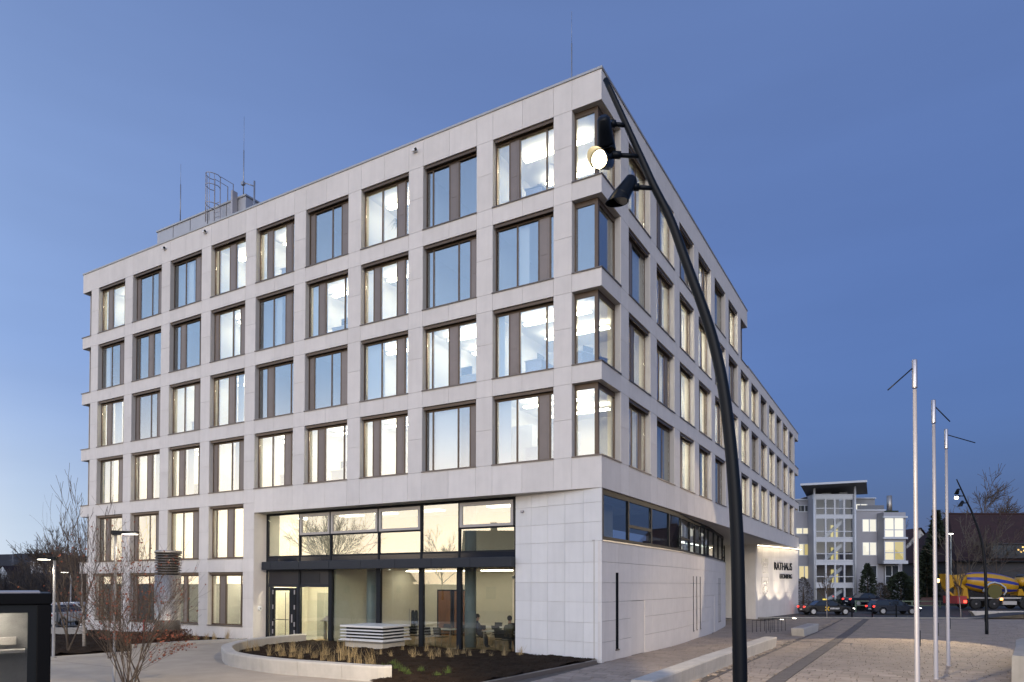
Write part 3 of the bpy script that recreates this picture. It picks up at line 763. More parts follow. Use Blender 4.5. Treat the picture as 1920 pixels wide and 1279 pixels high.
MB().box(1.7, 2.1, 17.2, 18.2, 3.545, 3.595).build('ceiling_light', MATS['lobby_light'], hall)
GALL = emis('gallery_light', (1, .92, .78), 5)
for y, mm in ((17.5, TUBE), (14.6, GALL), (12.4, GALL), (9.6, GALL), (5.8, GALL)):
    MB().box(2.2, 2.7, y - .6, y + .6, 6.30, 6.35).build('ceiling_light', mm, hall)
b = MB(); b.ball((2.4, 15.0, 2.62), .16, 14); b.build('globe_light', emis('globe', (1, .93, .80), 9), hall)
# ---- entrance recess and the lettered wall on the long front
RP = catmull([(41, 2.62), (44.5, 1.72), (48.2, .84), (51.72, .06)], 5)
def rp(s):
    i = min(int(s * (len(RP) - 1)), len(RP) - 2); t = s * (len(RP) - 1) - i; return RP[i].lerp(RP[i + 1], t)
sw = empty('sign_wall_pivot', (0, 0, 0), 0, None, None) if False else hall
cw = MB()
zz = [-.3, .9, 2.1, 3.3, 4.5, 5.5, BAND]
rowsN = 6
for j in range(9):
    for q in range(rowsN):
        p0, p1 = rp(j / 9), rp((j + 1) / 9); t = (p1 - p0).normalized(); n = Vector((-t.y, t.x, 0)); g = .006
        A, B_ = p0 + t * g, p1 - t * g; z0, z1 = zz[q] + g, zz[q + 1] - g
        b = MB(); P = [A, B_, B_ + n * .05, A + n * .05]
        b.add([(v.x, v.y, z0) for v in P] + [(v.x, v.y, z1) for v in P], [(0, 3, 2, 1), (4, 5, 6, 7), (0, 1, 5, 4), (1, 2, 6, 5), (2, 3, 7, 6), (3, 0, 4, 7)])
        b.build('wall_slab', STONE, hall)
b = MB(); b.prism([(p.x + .01, p.y + .055) for p in RP] + [(51.72, 2), (41.05, 4.6)], -.3, BAND - .004); b.build('entrance_wall', STONE, hall)
def on_rp(s, off=.0):
    p = rp(s); a = rp(max(0, s - .02)); c = rp(min(1, s + .02)); t = (c - a).normalized(); n = Vector((t.y, -t.x, 0)); return p + n * off, math.atan2(t.y, t.x), t, n
def word(txt, s, z, size, ext=.03, sx=1.0):
    cu = bpy.data.curves.new('lettering', 'FONT'); cu.body = txt; cu.size = size; cu.extrude = ext; cu.align_x = 'RIGHT'; cu.space_character = .98
    p, a, t, n = on_rp(s, .04); o = bpy.data.objects.new('lettering', cu); COL.objects.link(o); o.parent = hall
    o.location = (p.x, p.y, z); o.rotation_euler = (pi / 2, 0, a); o.scale = (sx, 1, 1)
    me = bpy.data.meshes.new_from_object(o.evaluated_get(bpy.context.evaluated_depsgraph_get())); bpy.data.objects.remove(o)
    o = bpy.data.objects.new('lettering', me); COL.objects.link(o); o.parent = hall; me.materials.clear(); me.materials.append(BLACK)
    o.location = (p.x, p.y, z); o.rotation_euler = (pi / 2, 0, a); o.scale = (sx, 1, 1); return o
ra = lambda px, py: None
word('RATHAUS', .835, 4.30, 1.06, sx=.98); word('LEONBERG', .835, 3.48, .64, sx=1.0)
# relief of the town arms: three antler forms over a shield
EMB = mat('relief_stone', (.54, .51, .475), .85)
crest = MB()
def rpt(s, z, off=.02):
    p, a, t, n = on_rp(s, off); return (p.x, p.y, z)
s0, s1 = .20, .325; sc = (s0 + s1) / 2
crest.tube([rpt(s0, 3.55), rpt(s0, 2.7), rpt(s0 + .015, 2.25), rpt(sc, 1.85), rpt(s1 - .015, 2.25), rpt(s1, 2.7), rpt(s1, 3.55)], .03, 6)
crest.tube([rpt(s0, 3.55), rpt(s1, 3.55)], .025, 6)
for q in range(3):
    s = s0 + (s1 - s0) * (q + .5) / 3
    crest.tube([rpt(s - .012, 5.35), rpt(s - .020, 4.9), rpt(s, 4.6), rpt(s + .020, 4.9), rpt(s + .012, 5.35)], .035, 6)
    crest.tube([rpt(s - .018, 5.0), rpt(s + .018, 5.15)], .03, 6); crest.tube([rpt(s, 4.6), rpt(s, 4.1), rpt(s + .012, 3.95)], .03, 6)
crest.tube([rpt(sc - .035, 2.5), rpt(sc - .01, 2.8), rpt(sc + .02, 2.75), rpt(sc + .04, 3.1), rpt(sc + .01, 3.2), rpt(sc - .03, 3.1)], .05, 6)
crest.tube([rpt(sc - .01, 2.8), rpt(sc - .02, 2.2)], .04, 6); crest.tube([rpt(sc + .02, 2.75), rpt(sc + .03, 2.3)], .04, 6)
crest.build('crest_relief', EMB, hall)
# glazed entrance between the curved wall and the lettered wall
ge = MB(); EY = 4.9
for x in (32.6, 34.6, 36.6, 38.6, 40.9): ge.box(x, x + .08, EY, EY + .12, -.25, BAND)
ge.box(32.6, 41, EY - .01, EY + .13, 2.7, 2.85); ge.box(32.6, 41, EY - .01, EY + .13, 5.3, 5.42)
eg = ge.build('entrance_glazing', BLACK, hall)
for x in (32.7, 34.7, 36.7, 38.7):
    for z0, z1 in ((-.2, 2.7), (2.85, 5.3), (5.42, BAND - .05)): MB().box(x, x + 1.85, EY + .05, EY + .06, z0, z1).build('pane', SHOPG, eg)
b = MB(); b.box(31, 44, 9.2, 9.3, -.2, BAND); b.box(43.9, 44, 5, 9.2, -.2, BAND); b.box(31, 31.1, 6.3, 9.2, -.2, BAND); b.build('foyer_wall', CREAMW, hall)
b = MB(); b.box(31, 44, EY, 9.3, -.3, -.2); b.build('foyer_floor', CONCD, hall)
b = MB(); b.box(33, 42, 6.5, 6.9, BAND - .06, BAND - .01); b.build('ceiling_light', TUBEL, hall)
b = MB(); b.prism([(40.6, 2.15), (41.0, 2.05), (41.0, 4.8), (40.6, 4.8)], -.3, BAND - .005); b.build('entrance_pier', STONE, hall)
# linear light in the soffit along the lettered wall, and four ground uplights
b = MB()
for j in range(10):
    a, c = on_rp(j / 10, .30)[0], on_rp((j + .96) / 10, .30)[0]; t = (c - a).normalized(); n = Vector((t.y, -t.x, 0)) * .04
    b.quad(tuple(a - n)[:2] + (BAND - .012,), tuple(c - n)[:2] + (BAND - .012,), tuple(c + n)[:2] + (BAND - .012,), tuple(a + n)[:2] + (BAND - .012,))
b.build('soffit_light', emis('wallwasher', (1, .87, .66), 24), hall)
UPL = [(40.57, -.05), (43.2, -.73), (45.24, -1.2), (47.76, -1.9)]
for i, (x, y) in enumerate(UPL):
    o = empty('ground_uplight', (x, y, -.2 + PH + .004), 0, ['round uplight set in the paving nearest the bicycle stands', 'second round ground uplight from the bicycle stands, before the lettered wall', 'third round ground uplight from the bicycle stands, before the lettered wall', 'round ground uplight at the street end of its row'][i], 'ground light', 'uplights in the paving before the lettered wall')
    MB().lathe([(.20, -.02), (.20, .012), (.17, .014)], n=20).build('rim', ALU, o)
    MB().lathe([(.165, .0), (.165, .018)], n=20).build('lens', emis('uplight_lens', (1, .93, .8), 16), o)
    s = (.17, .40, .60, .85)[i]; p = rp(s); 
    spot('uplight', (x, y, -.1), (p.x + .1, p.y + .2, 4.2), 780, 54, .45, (1, .88, .68), .05)
# ------------------------------------------------------------------ on the roof
ph = MB(); ph.box(3, 12, 23.5, 31.95, ROOF - .6, 25.45); rh = ph.build('roof_house', mat('zinc_panel', (.40, .40, .42), .5, .3, noise=.06, scale=1), hall)
b = MB(); b.box(2.94, 12.05, 23.44, 32.0, 25.45, 25.55); b.build('roof_edge', COPE, rh)
b = MB()
for y in (25.2, 26.9, 28.6, 30.3): b.box(2.985, 3, y - .012, y + .012, ROOF - .4, 25.44)
for x in (5, 7, 9): b.box(x - .012, x + .012, 23.485, 23.5, ROOF - .4, 25.44)
b.build('panel_joint', mat('dark_joint', (.05, .05, .055), .7), rh)
b = MB(); b.box(2.6, 2.95, 24.15, 24.3, ROOF - .4, 25.8); b.build('downpipe', ALU, rh)
lad = empty('roof_ladder', (2.6, 25.5, 0), 0, 'grey steel cage ladder rising from the flat roof beside the plant room', 'ladder')
z0, z1 = ROOF - .4, 27.1
b = MB()
for y in (-.25, .25): b.tube([(0, y, z0), (0, y, z1 - .2), (.9, y, z1 - .2), (.9, y, 25.5)], .028, 6)
b.build('rail', ALU, lad)
b = MB(); z = z0 + .3
while z < 25.6: b.tube([(0, -.25, z), (0, .25, z)], .016, 5); z += .28
b.build('rung', ALU, lad)
for z in (z1 - .25, 26.2, 25.1):
    pts = [(-.75 * sin(q) + 0, .38 * cos(q) , z) for q in [pi * i / 10 for i in range(11)]]
    MB().tube([(0, .25, z)] + pts[1:-1] + [(0, -.25, z)], .022, 6).build('hoop', ALU, lad)
b = MB()
for q in (.2, .35, .5, .65, .8): b.tube([(-.75 * sin(pi * q), .38 * cos(pi * q), 24.0), (-.75 * sin(pi * q), .38 * cos(pi * q), z1 - .25)], .016, 5)
b.build('cage_bar', ALU, lad)
ROD = mat('rod_metal', (.30, .31, .34), .4, .6)
for (x, y, zb, zm, zt, lab) in ((3.0, 29.6, 25.5, 27.9, 29.2, 'thin lightning rod on the far left end of the roof plant room'), (3.0, 23.7, 25.5, 28.2, 30.2, 'tall thin lightning rod on the right corner of the roof plant room'), (3.0, 2.63, ROOF - .4, 26.2, 27.6, 'thin lightning rod above the front corner of the flat roof')):
    b = MB(); b.tube([(0, 0, 0), (0, 0, zm - zb)], .030, 6); b.tube([(0, 0, zm - zb), (0, 0, zt - zb)], .009, 5); o = b.build('lightning_rod', ROD, loc=(x, y, zb)); tag(o, lab, 'lightning rod', 'lightning rods on the roof')
b = MB(); b.tube([(0, 0, 0), (0, 0, 4.1)], .05, 8); b.tube([(0, 0, 3.8), (-.2, .45, 4.0), (-.25, .6, 4.0)], .03, 6); b.box(-.33, -.17, .55, .75, 3.93, 4.1); tag(b.build('weather_mast', ROD, loc=(2.7, 22.4, ROOF - .4)), 'short grey sensor mast with a side arm by the roof parapet', 'sensor mast')
SENS = mat('sensor_white', (.7, .7, .7), .4)
for y, z, lab in ((26.49, 21.79, 'small white floodlight sensor high on the parapet at far left'), (22.93, 21.82, 'middle one of the small white sensors on the parapet, below the roof ladder'), (8.72, 21.76, 'small white sensor on the parapet nearest the street lamp')):
    o = empty('facade_sensor', (0, y, z), 0, lab, 'sensor', 'sensors fixed to the parapet')
    MB().box(-.16, 0, -.09, .09, -.06, .06).build('housing', SENS, o, bevel=.02); MB().lathe([(.06, 0), (.06, .07), (.04, .08)], n=12, M=Matrix.Translation((-.14, -.08, -.02)) @ Matrix.Rotation(R(70), 4, 'X')).build('lens', BLACK, o)
o = empty('wall_lamp', (wl(3.63), 3.63, 5.8), 0, 'small grey camera dome on the pale tiled wall beside the glazing', 'camera'); MB().box(-.14, .01, -.05, .05, -.04, .05).build('housing', ALU, o, bevel=.02)
o = empty('alarm_disc', (.40, SF1 - .005, 1.62), 0, 'round white alarm disc on the reveal left of the entrance door', 'alarm'); MB().lathe([(.13, 0), (.13, .05), (.10, .07)], n=20, M=Matrix.Rotation(R(90), 4, 'X')).build('cover', SENS, o)
MB().lathe([(.05, .071), (.04, .085)], n=12, M=Matrix.Rotation(R(90), 4, 'X')).build('button', ALU, o)
MB().box(.03, .95, SF1, SF1 + .28, 0, BAND - .002).build('reveal', STONE, hall)
# ------------------------------------------------------------------ curved street masts with floodlights
def head(parent, loc, aim, lit, name='floodlight'):
    K = .85
    d = (Vector(aim) - Vector(loc)).normalized(); q = d.to_track_quat('Z', 'Y').to_matrix().to_4x4(); M = Matrix.Translation(Vector(loc)) @ q @ Matrix.Scale(K, 4)
    b = MB(); b.lathe([(.06, -.30), (.10, -.26), (.115, -.10), (.135, .06), (.14, .10)], n=18, M=M)
    h = b.build(name, MASTB, parent)
    # snoot: a cowl cut off at a slant
    b = MB(); n = 20; vs = []
    for j in range(n):
        a = 2 * pi * j / n; vs.append(M @ Vector((.142 * cos(a), .142 * sin(a), .09)))
    for j in range(n):
        a = 2 * pi * j / n; vs.append(M @ Vector((.15 * cos(a), .15 * sin(a), .20 + .12 * sin(a))))
    b.add(vs, [(j, (j + 1) % n, (j + 1) % n + n, j + n) for j in range(n)], 0, True); b.build('cowl', MASTB, h)
    b = MB(); b.lathe([(.128, .10), (.128, .115)], n=20, M=M); b.build('lens', LAMPE if lit else mat('dead_lens', (.35, .35, .36), .2), h)
    return h
def mast(base, curve, arms, label, foot=True):
    o = empty('street_lamp', base, IMG_RZ, label, 'street lamp', 'curved black masts with floodlights')
    pts = catmull(curve, 5); k = len(pts)
    b = MB(); b.tube(pts, [.100 - .065 * (i / (k - 1)) ** 1.1 for i in range(k)], 16); b.build('pole', MASTB, o)
    b = MB(); b.lathe([(.13, 0), (.13, .02), (.115, .03)], n=18); b.build('foot_plate', MASTB, o)
    b = MB(); b.box(-.102, -.09, -.04, .04, .8, 1.25); b.build('service_hatch', MASTB, o)
    for i, (ax, az, hx, hz, aim, lit) in enumerate(arms):
        b = MB(); b.tube([(ax, 0, az), (ax + (hx - ax) * .55, -.02, az)], [.030, .030], 8); b.tube([(ax + (hx - ax) * .5, -.02, az), (ax + (hx - ax) * .72, -.03, az)], [.05, .05], 8)
        b.tube([(ax + (hx - ax) * .7, -.03, az), (hx, -.05, hz)], [.035, .035], 8); b.build('arm', MASTB, o)
        head(o, (hx, -.05, hz), aim, lit)
    return o
D1 = 9.2
mp = [(1387, 1279), (1385.4, 1160.7), (1381.6, 1004.8), (1373, 870), (1359, 746), (1342, 658), (1320, 583), (1284, 485), (1257.6, 412.7), (1225, 347), (1200, 291), (1173, 231), (1135, 148.5)]
P0 = at(1387, 1279, D1); base = Vector((P0.x, P0.y, .0)); base.z = 0
def loc1(px, py):
    P = at(px, py, D1) - base; return (P.dot(rt0), 0, P.z)
cv = [(0.01, 0, 0)] + [loc1(*q) for q in mp]
cv[1] = (0.005, 0, cv[1][2])
def hv(px, py): return loc1(px, py)
arms1 = []
for (a, h, aim, lit) in (((1172, 235), (1134, 262), (.25, .9, -.75), False), ((1198, 293), (1128, 305), (-.62, -1.0, -.42), True), ((1226, 353), (1168, 365), (-.62, -.12, -1.0), False)):
    A, H = hv(*a), hv(*h); arms1.append((A[0], A[2], H[0], H[2], (H[0] + aim[0], -.05 + aim[1], H[2] + aim[2]), lit))
mast(base, cv, arms1, 'near curved black lamp mast whose upper end crosses the roof corner of the office block')
# the far mast of the same kind
fb = on_ground(1850, 1190); cv2 = [(x, y, z) for x, y, z in cv]
arms2 = list(arms1) + [(-.35, 8.0, .35, 7.9, (.7, .4, 6.8), False)]
far = mast(fb, cv2, arms2[:3], 'far curved black lamp mast standing alone on the plaza before the cement mixer')
# beams of the masts (lit heads, plus a spot added under an unlit one)
hm = base + rt0 * arms1[1][2] + Vector((0, 0, arms1[1][3]))
spot('mast_beam', tuple(hm + Vector((.3, -.25, -.1))), (7.5, -10, 0), 9500, 56, .22, (1, .80, .52), .12)
hf = fb + rt0 * arms1[1][2] + Vector((0, 0, arms1[1][3]))
spot('mast_beam', tuple(hf + Vector((-.3, .1, -.25))), (8.0, 1.0, 3.0), 5200, 36, .12, (1, .78, .50), .12)
spot('mast_beam', tuple(hf + Vector((-.25, -.1, -.3))), (15, -9.0, -.1), 9000, 40, .2, (1, .78, .48), .12)
hs = base + rt0 * (arms1[2][2] - .25) + Vector((0, 0, arms1[2][3] - .45))
spot('mast_beam', tuple(hs), (-10.5, 9.5, 0), 12000, 66, .6, (1, .82, .56), .15)  # added spot brightening the forecourt; the head above has an unlit lens
# ------------------------------------------------------------------ flagpoles
zt = 8.56
fl_pos = [(-3.62, -9.98), (1.0, -10.5), (5.63, -11.0)]
fl_arm = [((-.62, 0, -.55), 'front one of three slender silver flagpoles with its arm pointing down left'), ((.50, .1, -.42), 'middle one of three slender silver flagpoles with its short arm drooping right'), ((1.05, .1, -.26), 'rear one of three slender silver flagpoles with its long arm out to the right')]
for (x, y), (av, lab) in zip(fl_pos, fl_arm):
    o = empty('flagpole', (x, y, gz(x)), IMG_RZ, lab, 'flagpole', 'flagpoles in a row on the plaza')
    b = MB(); b.lathe([(.085, .02), (.085, .06), (.062, .07), (.052, zt * .6), (.045, zt - .75)], n=16); b.build('pole', ALU, o)
    b = MB(); b.lathe([(.060, zt - .72), (.062, zt - .70), (.062, zt - .02), (.05, zt)], n=16); b.build('sleeve', mat('sleeve_metal', (.36, .36, .40), .35, .8), o)
    b = MB(); k = Vector((.06 if av[0] > 0 else -.06, 0, zt - .22)); b.tube([k, k + Vector(av)], .017, 6); b.build('arm', MASTB, o)
    b = MB(); b.box(.05, .075, -.03, .03, 1.35, 1.75); b.build('crank_box', BLACK, o)
# ------------------------------------------------------------------ seat walls and benches
def block_wall(name, path, wid, h, seg, m, label, cat, lean=.06, plinth=.08):
    o = empty(name, (0, 0, 0), 0, label, cat)
    pts = path; cum_ = [0]
    for a, c in zip(pts, pts[1:]): cum_.append(cum_[-1] + (c - a).length)
    tot = cum_[-1]; n = max(1, round(tot / seg))
    def pt(s):
        s = min(max(s, 0), tot)
        for i in range(len(cum_) - 1):
            if s <= cum_[i + 1] + 1e-6:
                t = (s - cum_[i]) / max(1e-6, cum_[i + 1] - cum_[i]); return pts[i].lerp(pts[i + 1], t), (pts[i + 1] - pts[i]).normalized()
        return pts[-1], (pts[-1] - pts[-2]).normalized()
    for k in range(n):
        a, c = tot * k / n + .006, tot * (k + 1) / n - .006; q = max(1, int((c - a) / .22)); b = MB(); rings = []
        for j in range(q + 1):
            P, t = pt(a + (c - a) * j / q); nn = Vector((t.y, -t.x, 0)); zg = gz(P.x)
            prof = [(lean, zg - .05), (lean, zg + plinth), (lean * .9, zg + plinth), (.03, zg + h - .04), (.05, zg + h), (wid - .05, zg + h), (wid - .02, zg + h - .03), (wid - lean * .6, zg - .05)]
            rings.append([P - nn * d + Vector((0, 0, z)) for d, z in prof])
        m_ = len(rings[0]); vs = [v for r in rings for v in r]
        fs = [(j * m_ + i, (j + 1) * m_ + i, (j + 1) * m_ + (i + 1) % m_, j * m_ + (i + 1) % m_) for j in range(q) for i in range(m_)]
        fs += [tuple(range(m_)), tuple(q * m_ + i for i in range(m_))[::-1]]
        b.add(vs, fs); b.build('concrete_block', m, o)
    return o
V = lambda *a: Vector(a if len(a) == 3 else (*a, 0))
pl = catmull([V(-7.81, 3.37), V(-8.09, 3.84), V(-8.22, 5.87), V(-8.27, 8.18), V(-7.75, 10.68), V(-6.93, 12.19), V(-5.6, 13.9), V(-3.72, 15.19), V(-1.6, 15.75), V(.27, 15.9)], 5)
block_wall('planter_wall', pl[::-1], .46, .46, 1.75, CONC, 'low curved pale concrete wall round the planting bed before the entrance', 'planter wall')
sp = [V(11.23, -4.33), V(4.44, -4.30), V(-3.0, -4.30), V(-7, -4.3)]
block_wall('seat_wall', sp[::-1], .62, .48, 1.3, CONC, 'long low concrete seat wall beside the curved stone facade, behind the near lamp mast', 'seat wall', plinth=.14)
SLAB = mat('seat_slab', (.33, .30, .29), .7, noise=.1)
for x0, x1 in ((9.3, 10.9), (5.1, 8.6)):
    pass
o = empty('concrete_bench', (22.9, -4.15, -.19), R(-1.5), 'single free standing concrete block bench beyond the end of the long seat wall', 'bench')
b = MB(); b.side([(-2.6, 0), (3.0, 0), (3.25, .5), (-2.85, .5)], -.32, .40); b.build('block', CONC, o, bevel=.03)
b = MB(); b.side([(-2.5, .501), (1.9, .501), (1.9, .53), (-2.5, .53)], -.18, .26); b.build('seat_slab', SLAB, o, bevel=.01)
rwl = [V(1.0, -12.35), V(5, -12.85), V(9.6, -13.4), V(11.2, -14.1), V(12.2, -15.6), V(12.6, -18)]
o = block_wall('retaining_wall', catmull(rwl, 5)[::-1], .5, .85, 1.6, CONCD, 'curved low concrete retaining wall at the right edge of the plaza', 'retaining wall', lean=.02)
# bike stands
ORD = 'first second third fourth fifth sixth seventh eighth ninth tenth eleventh twelfth thirteenth fourteenth fifteenth sixteenth seventeenth eighteenth nineteenth twentieth twenty-first twenty-second'.split()
for i, (x, y) in enumerate([(21.9 + .72 * q, -1.55 - .12 * q) for q in range(6)]):
    b = MB(); b.tube([(0, .45, 0), (0, .45, .80), (0, -.45, .80), (0, -.45, 0)], .017, 6); o = b.build('bicycle_stand', MASTB, loc=(x, y, -.18)); tag(o, 'thin black hoop bicycle stand, %s in the row from the curved wall' % ORD[i], 'bicycle stand', 'bicycle stands in a row'); o.rotation_euler.z = R(-14)
# ventilation tower in the bed
o = empty('vent_tower', (-.28, 10.62, 0), 0, 'low square ventilation tower with metal louvres on a concrete base in the bed', 'vent tower')
MB().box(-.75, .75, -1.06, 1.06, -.1, .42).build('base', CONC, o, bevel=.02)
ALW = mat('pale_metal', (.66, .66, .66), .4, .25, noise=.05)
for k in range(4):
    z = .46 + k * .135; b = MB(); b.side([(-.92, z), (.92, z), (.86, z + .05), (-.86, z + .05)], -1.22, 1.22); b.build('louvre', ALW, o)
b = MB(); b.box(-.92, .92, -1.22, 1.22, 1.0, 1.09); b.build('cap', ALW, o, bevel=.015)
b = MB(); b.box(-.72, .72, -1.02, 1.02, .42, 1.0); b.build('core', mat('vent_dark', (.012, .012, .014), .8), o)
b = MB(); b.box(-.96, .96, -1.27, 1.27, .425, .458); b.build('drip_tray', ALW, o)
# steel exhaust pillar
o = empty('exhaust_pillar', (-2.95, 21.45, 0), 0, 'tall round brushed steel exhaust pillar with a louvred top before the left facade', 'exhaust pillar')
MB().lathe([(.585, 0), (.585, 1.1), (.59, 1.11), (.59, 1.15), (.585, 1.16), (.585, 3.30)], n=36).build('shaft', STEEL, o)
for k in range(8):
    z = 3.36 + k * .125; MB().lathe([(.50, z), (.605, z + .015), (.605, z + .035), (.52, z + .085)], n=32).build('louvre_ring', mat('louvre_steel', (.22, .20, .18), .35, .8), o)
MB().lathe([(.46, 3.28), (.46, 4.3)], n=24).build('core', MATS['vent_dark'], o)
MB().lathe([(.61, 4.34), (.61, 4.46), (.58, 4.48)], n=32).build('cap', STEEL, o)
b = MB(); b.lathe([(.60, 2.02), (.60, 2.09)], n=36); b.build('band', ALU, o)
# slim post lamps
def post_lamp(loc, h, dirx, label, lit=True, r=.055):
    o = empty('post_lamp', loc, IMG_RZ, label, 'post lamp', 'slim post lamps left of the building')
    MB().lathe([(.11, 0), (.11, .02), (r, .03), (r, 1.0), (r * .9, 1.02), (r * .85, h)], n=14).build('post', mat('galvanised', (.24, .235, .24), .6, .3, noise=.1), o)
    b = MB(); b.side([(-.06 * dirx, h - .02), (.62 * dirx, h + .06), (.64 * dirx, h + .09), (-.08 * dirx, h + .12)], -.11, .11); b.build('lamp_head', MASTB, o)
    MB().box(.22 * dirx, .60 * dirx, -.09, .09, h - .002, h + .018).build('lens', LAMPW if lit and r > .05 else emis('weak_lens', (1, .92, .78), 4), o)
    if lit:
        d = bpy.data.lights.new('post_lamp_light', 'SPOT'); d.energy = 170 if r > .05 else 60; d.spot_size = R(140); d.spot_blend = .5; d.color = (1, .88, .66); d.shadow_soft_size = .08
        l = bpy.data.objects.new('post_lamp_light', d); COL.objects.link(l); P = Vector(loc) + rt0 * .4 * dirx; l.location = (P.x, P.y, h - .05)
post_lamp((-9.31, 19.01, 0), 3.80, -1, 'lit post lamp with its head to the left, next to the black glazed kiosk')
post_lamp((-12.1, 10.1, 0), 4.30, 1, 'dim post lamp with its head to the right, standing behind the russet shrub', True, .042)
P = at(133, 1090, 46); post_lamp((P.x, P.y, -.3), 3.9, -1, 'small lit post lamp farther off between the kiosk and the building')
# ------------------------------------------------------------------ glazed kiosk at the left edge
kp = at(98, 1107, 7); kz = 2.79
o = empty('glazed_kiosk', (kp.x, kp.y, 0), IMG_RZ + R(35), 'black framed glazed kiosk with a lit top panel, cut off at the left edge', 'kiosk')
KM = mat('kiosk_black', (.006, .0055, .006), .5, .0, spec=.12); KG = glass('kiosk_glass', .12, tint=(.8, .8, .8))
b = MB(); b.box(-2.6, 0, 0, 1.4, kz - .12, kz - .005); b.build('roof_beam', KM, o, bevel=.012)
b = MB(); b.box(-2.5, -.10, .06, 1.3, kz - .005, kz + .012); b.build('roof_cover', ALU, o)
for q in ((-.125, .01), (-.125, 1.25), (-2.6, .01)): b = MB(); b.box(q[0], q[0] + .12, q[1], q[1] + .12, 0, kz - .12); b.build('corner_post', KM, o, bevel=.01)
b = MB(); b.box(-.2, -.125, .03, .09, 0, kz - .12); b.box(-2.48, -.2, .03, .09, kz - .20, kz - .12); b.build('frame', mat('kiosk_grey', (.02, .021, .022), .4, .2, spec=.2), o)
MB().box(-2.48, -.2, .055, .065, 0, kz - .20).build('pane', KG, o)
MB().box(-.07, -.06, .12, 1.25, 0, kz - .12).build('pane', KG, o)
b = MB(); b.box(-2.48, -.13, .9, .93, 1.0, kz - .14); b.build('back_panel', mat('kiosk_back', (.30, .29, .27), .8, noise=.4, scale=2), o)
b = MB(); b.box(-2.4, -.3, .84, .90, 2.22, 2.30); b.box(-2.4, -.22, .70, .90, 2.14, 2.17); b.box(-2.4, -.22, .5, .9, 1.60, 1.63); b.box(-2.4, -.22, .5, .9, .98, 1.01); b.build('shelf', mat('shelf_pale', (.5, .47, .42), .5), o)
b = MB(); b.box(-2.3, -.35, .60, .72, kz - .16, kz - .13); b.build('light_strip', emis('kiosk_light', (1, .92, .80), 45), o)
# ------------------------------------------------------------------ planting beds
bed = [(.70, 15.6), (-1.6, 15.3), (-3.5, 14.8), (-5.3, 13.5), (-6.55, 12), (-7.35, 10.5), (-7.82, 8.2), (-7.75, 5.9), (-7.6, 3.6), (-8.9, 3.3), (-8.7, .75), (-6.05, .62), (-3, .42), (-.35, .22), (-.02, .22), (.6, SF0), (FX - .01, SF0 + .1)]
def soil_bed(name, poly, h, seed):
    me = bmesh.new(); 
    from mathutils import noise
    xs = [p[0] for p in poly]; ys = [p[1] for p in poly]
    def inside(x, y):
        c = False; n = len(poly)
        for i in range(n):
            (x1, y1), (x2, y2) = poly[i], poly[(i + 1) % n]
            if (y1 > y) != (y2 > y) and x < (x2 - x1) * (y - y1) / (y2 - y1) + x1: c = not c
        return c
    st = .16; nx = int((max(xs) - min(xs)) / st) + 2; ny = int((max(ys) - min(ys)) / st) + 2; g = {}
    b = MB()
    for i in range(nx):
        for j in range(ny):
            x, y = min(xs) + i * st, min(ys) + j * st
            g[i, j] = len(b.v); b.v.append((x, y, h + .07 * noise.noise((x * 1.3, y * 1.3, seed)) + .05 * noise.noise((x * 5, y * 5, seed))))
    for i in range(nx - 1):
        for j in range(ny - 1):
            x, y = min(xs) + (i + .5) * st, min(ys) + (j + .5) * st
            if inside(x, y): b.f.append((g[i, j], g[i + 1, j], g[i + 1, j + 1], g[i, j + 1])); b.mi.append(0); b.sm.append(True)
    for _ in range(int(len(b.f) * .9)):       # crumbs
        for _t in range(5):
            x, y = rng.uniform(min(xs), max(xs)), rng.uniform(min(ys), max(ys))
            if inside(x, y): break
        else: continue
        r = rng.uniform(.012, .04); z = h + .05 * noise.noise((x * 1.3, y * 1.3, seed))
        vs = [Vector((x + r * rng.uniform(.6, 1.3) * a, y + r * rng.uniform(.6, 1.3) * c, z + r * e)) for a, c, e in ((1, 0, .3), (0, 1, .3), (-1, 0, .3), (0, -1, .3), (0, 0, 1.0), (0, 0, -1))]
        b.add(vs, [(0, 1, 4), (1, 2, 4), (2, 3, 4), (3, 0, 4)])
    return tag(b.build(name, SOIL), kind='stuff'), inside
sb, ins = soil_bed('soil', bed, .14, 1)
MB().prism(bed, -.1, .02).build('bed_base', SOIL)['kind'] = 'structure'
b = MB(); b.prism([(-.30, .06), (-.30, .20), (-8.8, .80), (-8.85, .64)], -.05, .12); o = b.build('bed_edging', mat('edging_steel', (.16, .14, .13), .5, .4)); tag(o, 'low metal edging strip along the near side of the dark planting bed', 'edging')
bed2 = [(-.02, 19.1), (-3, 20.25), (-5.4, 20.55), (-6.1, 19.3), (-9.0, 19.8), (-9.3, 33.5), (-.02, 33.5)]
soil_bed('soil', bed2, .06, 2); MB().prism(bed2, -.1, .0).build('bed_base', SOIL)['kind'] = 'structure'
o = block_wall('bed_kerb', [V(-.3, 19.0), V(-3, 20.15), V(-5.4, 20.45)], .16, .16, 1.6, CONCD, 'low grey concrete kerb of the bed at the foot of the left facade', 'kerb', lean=.0, plinth=.03)
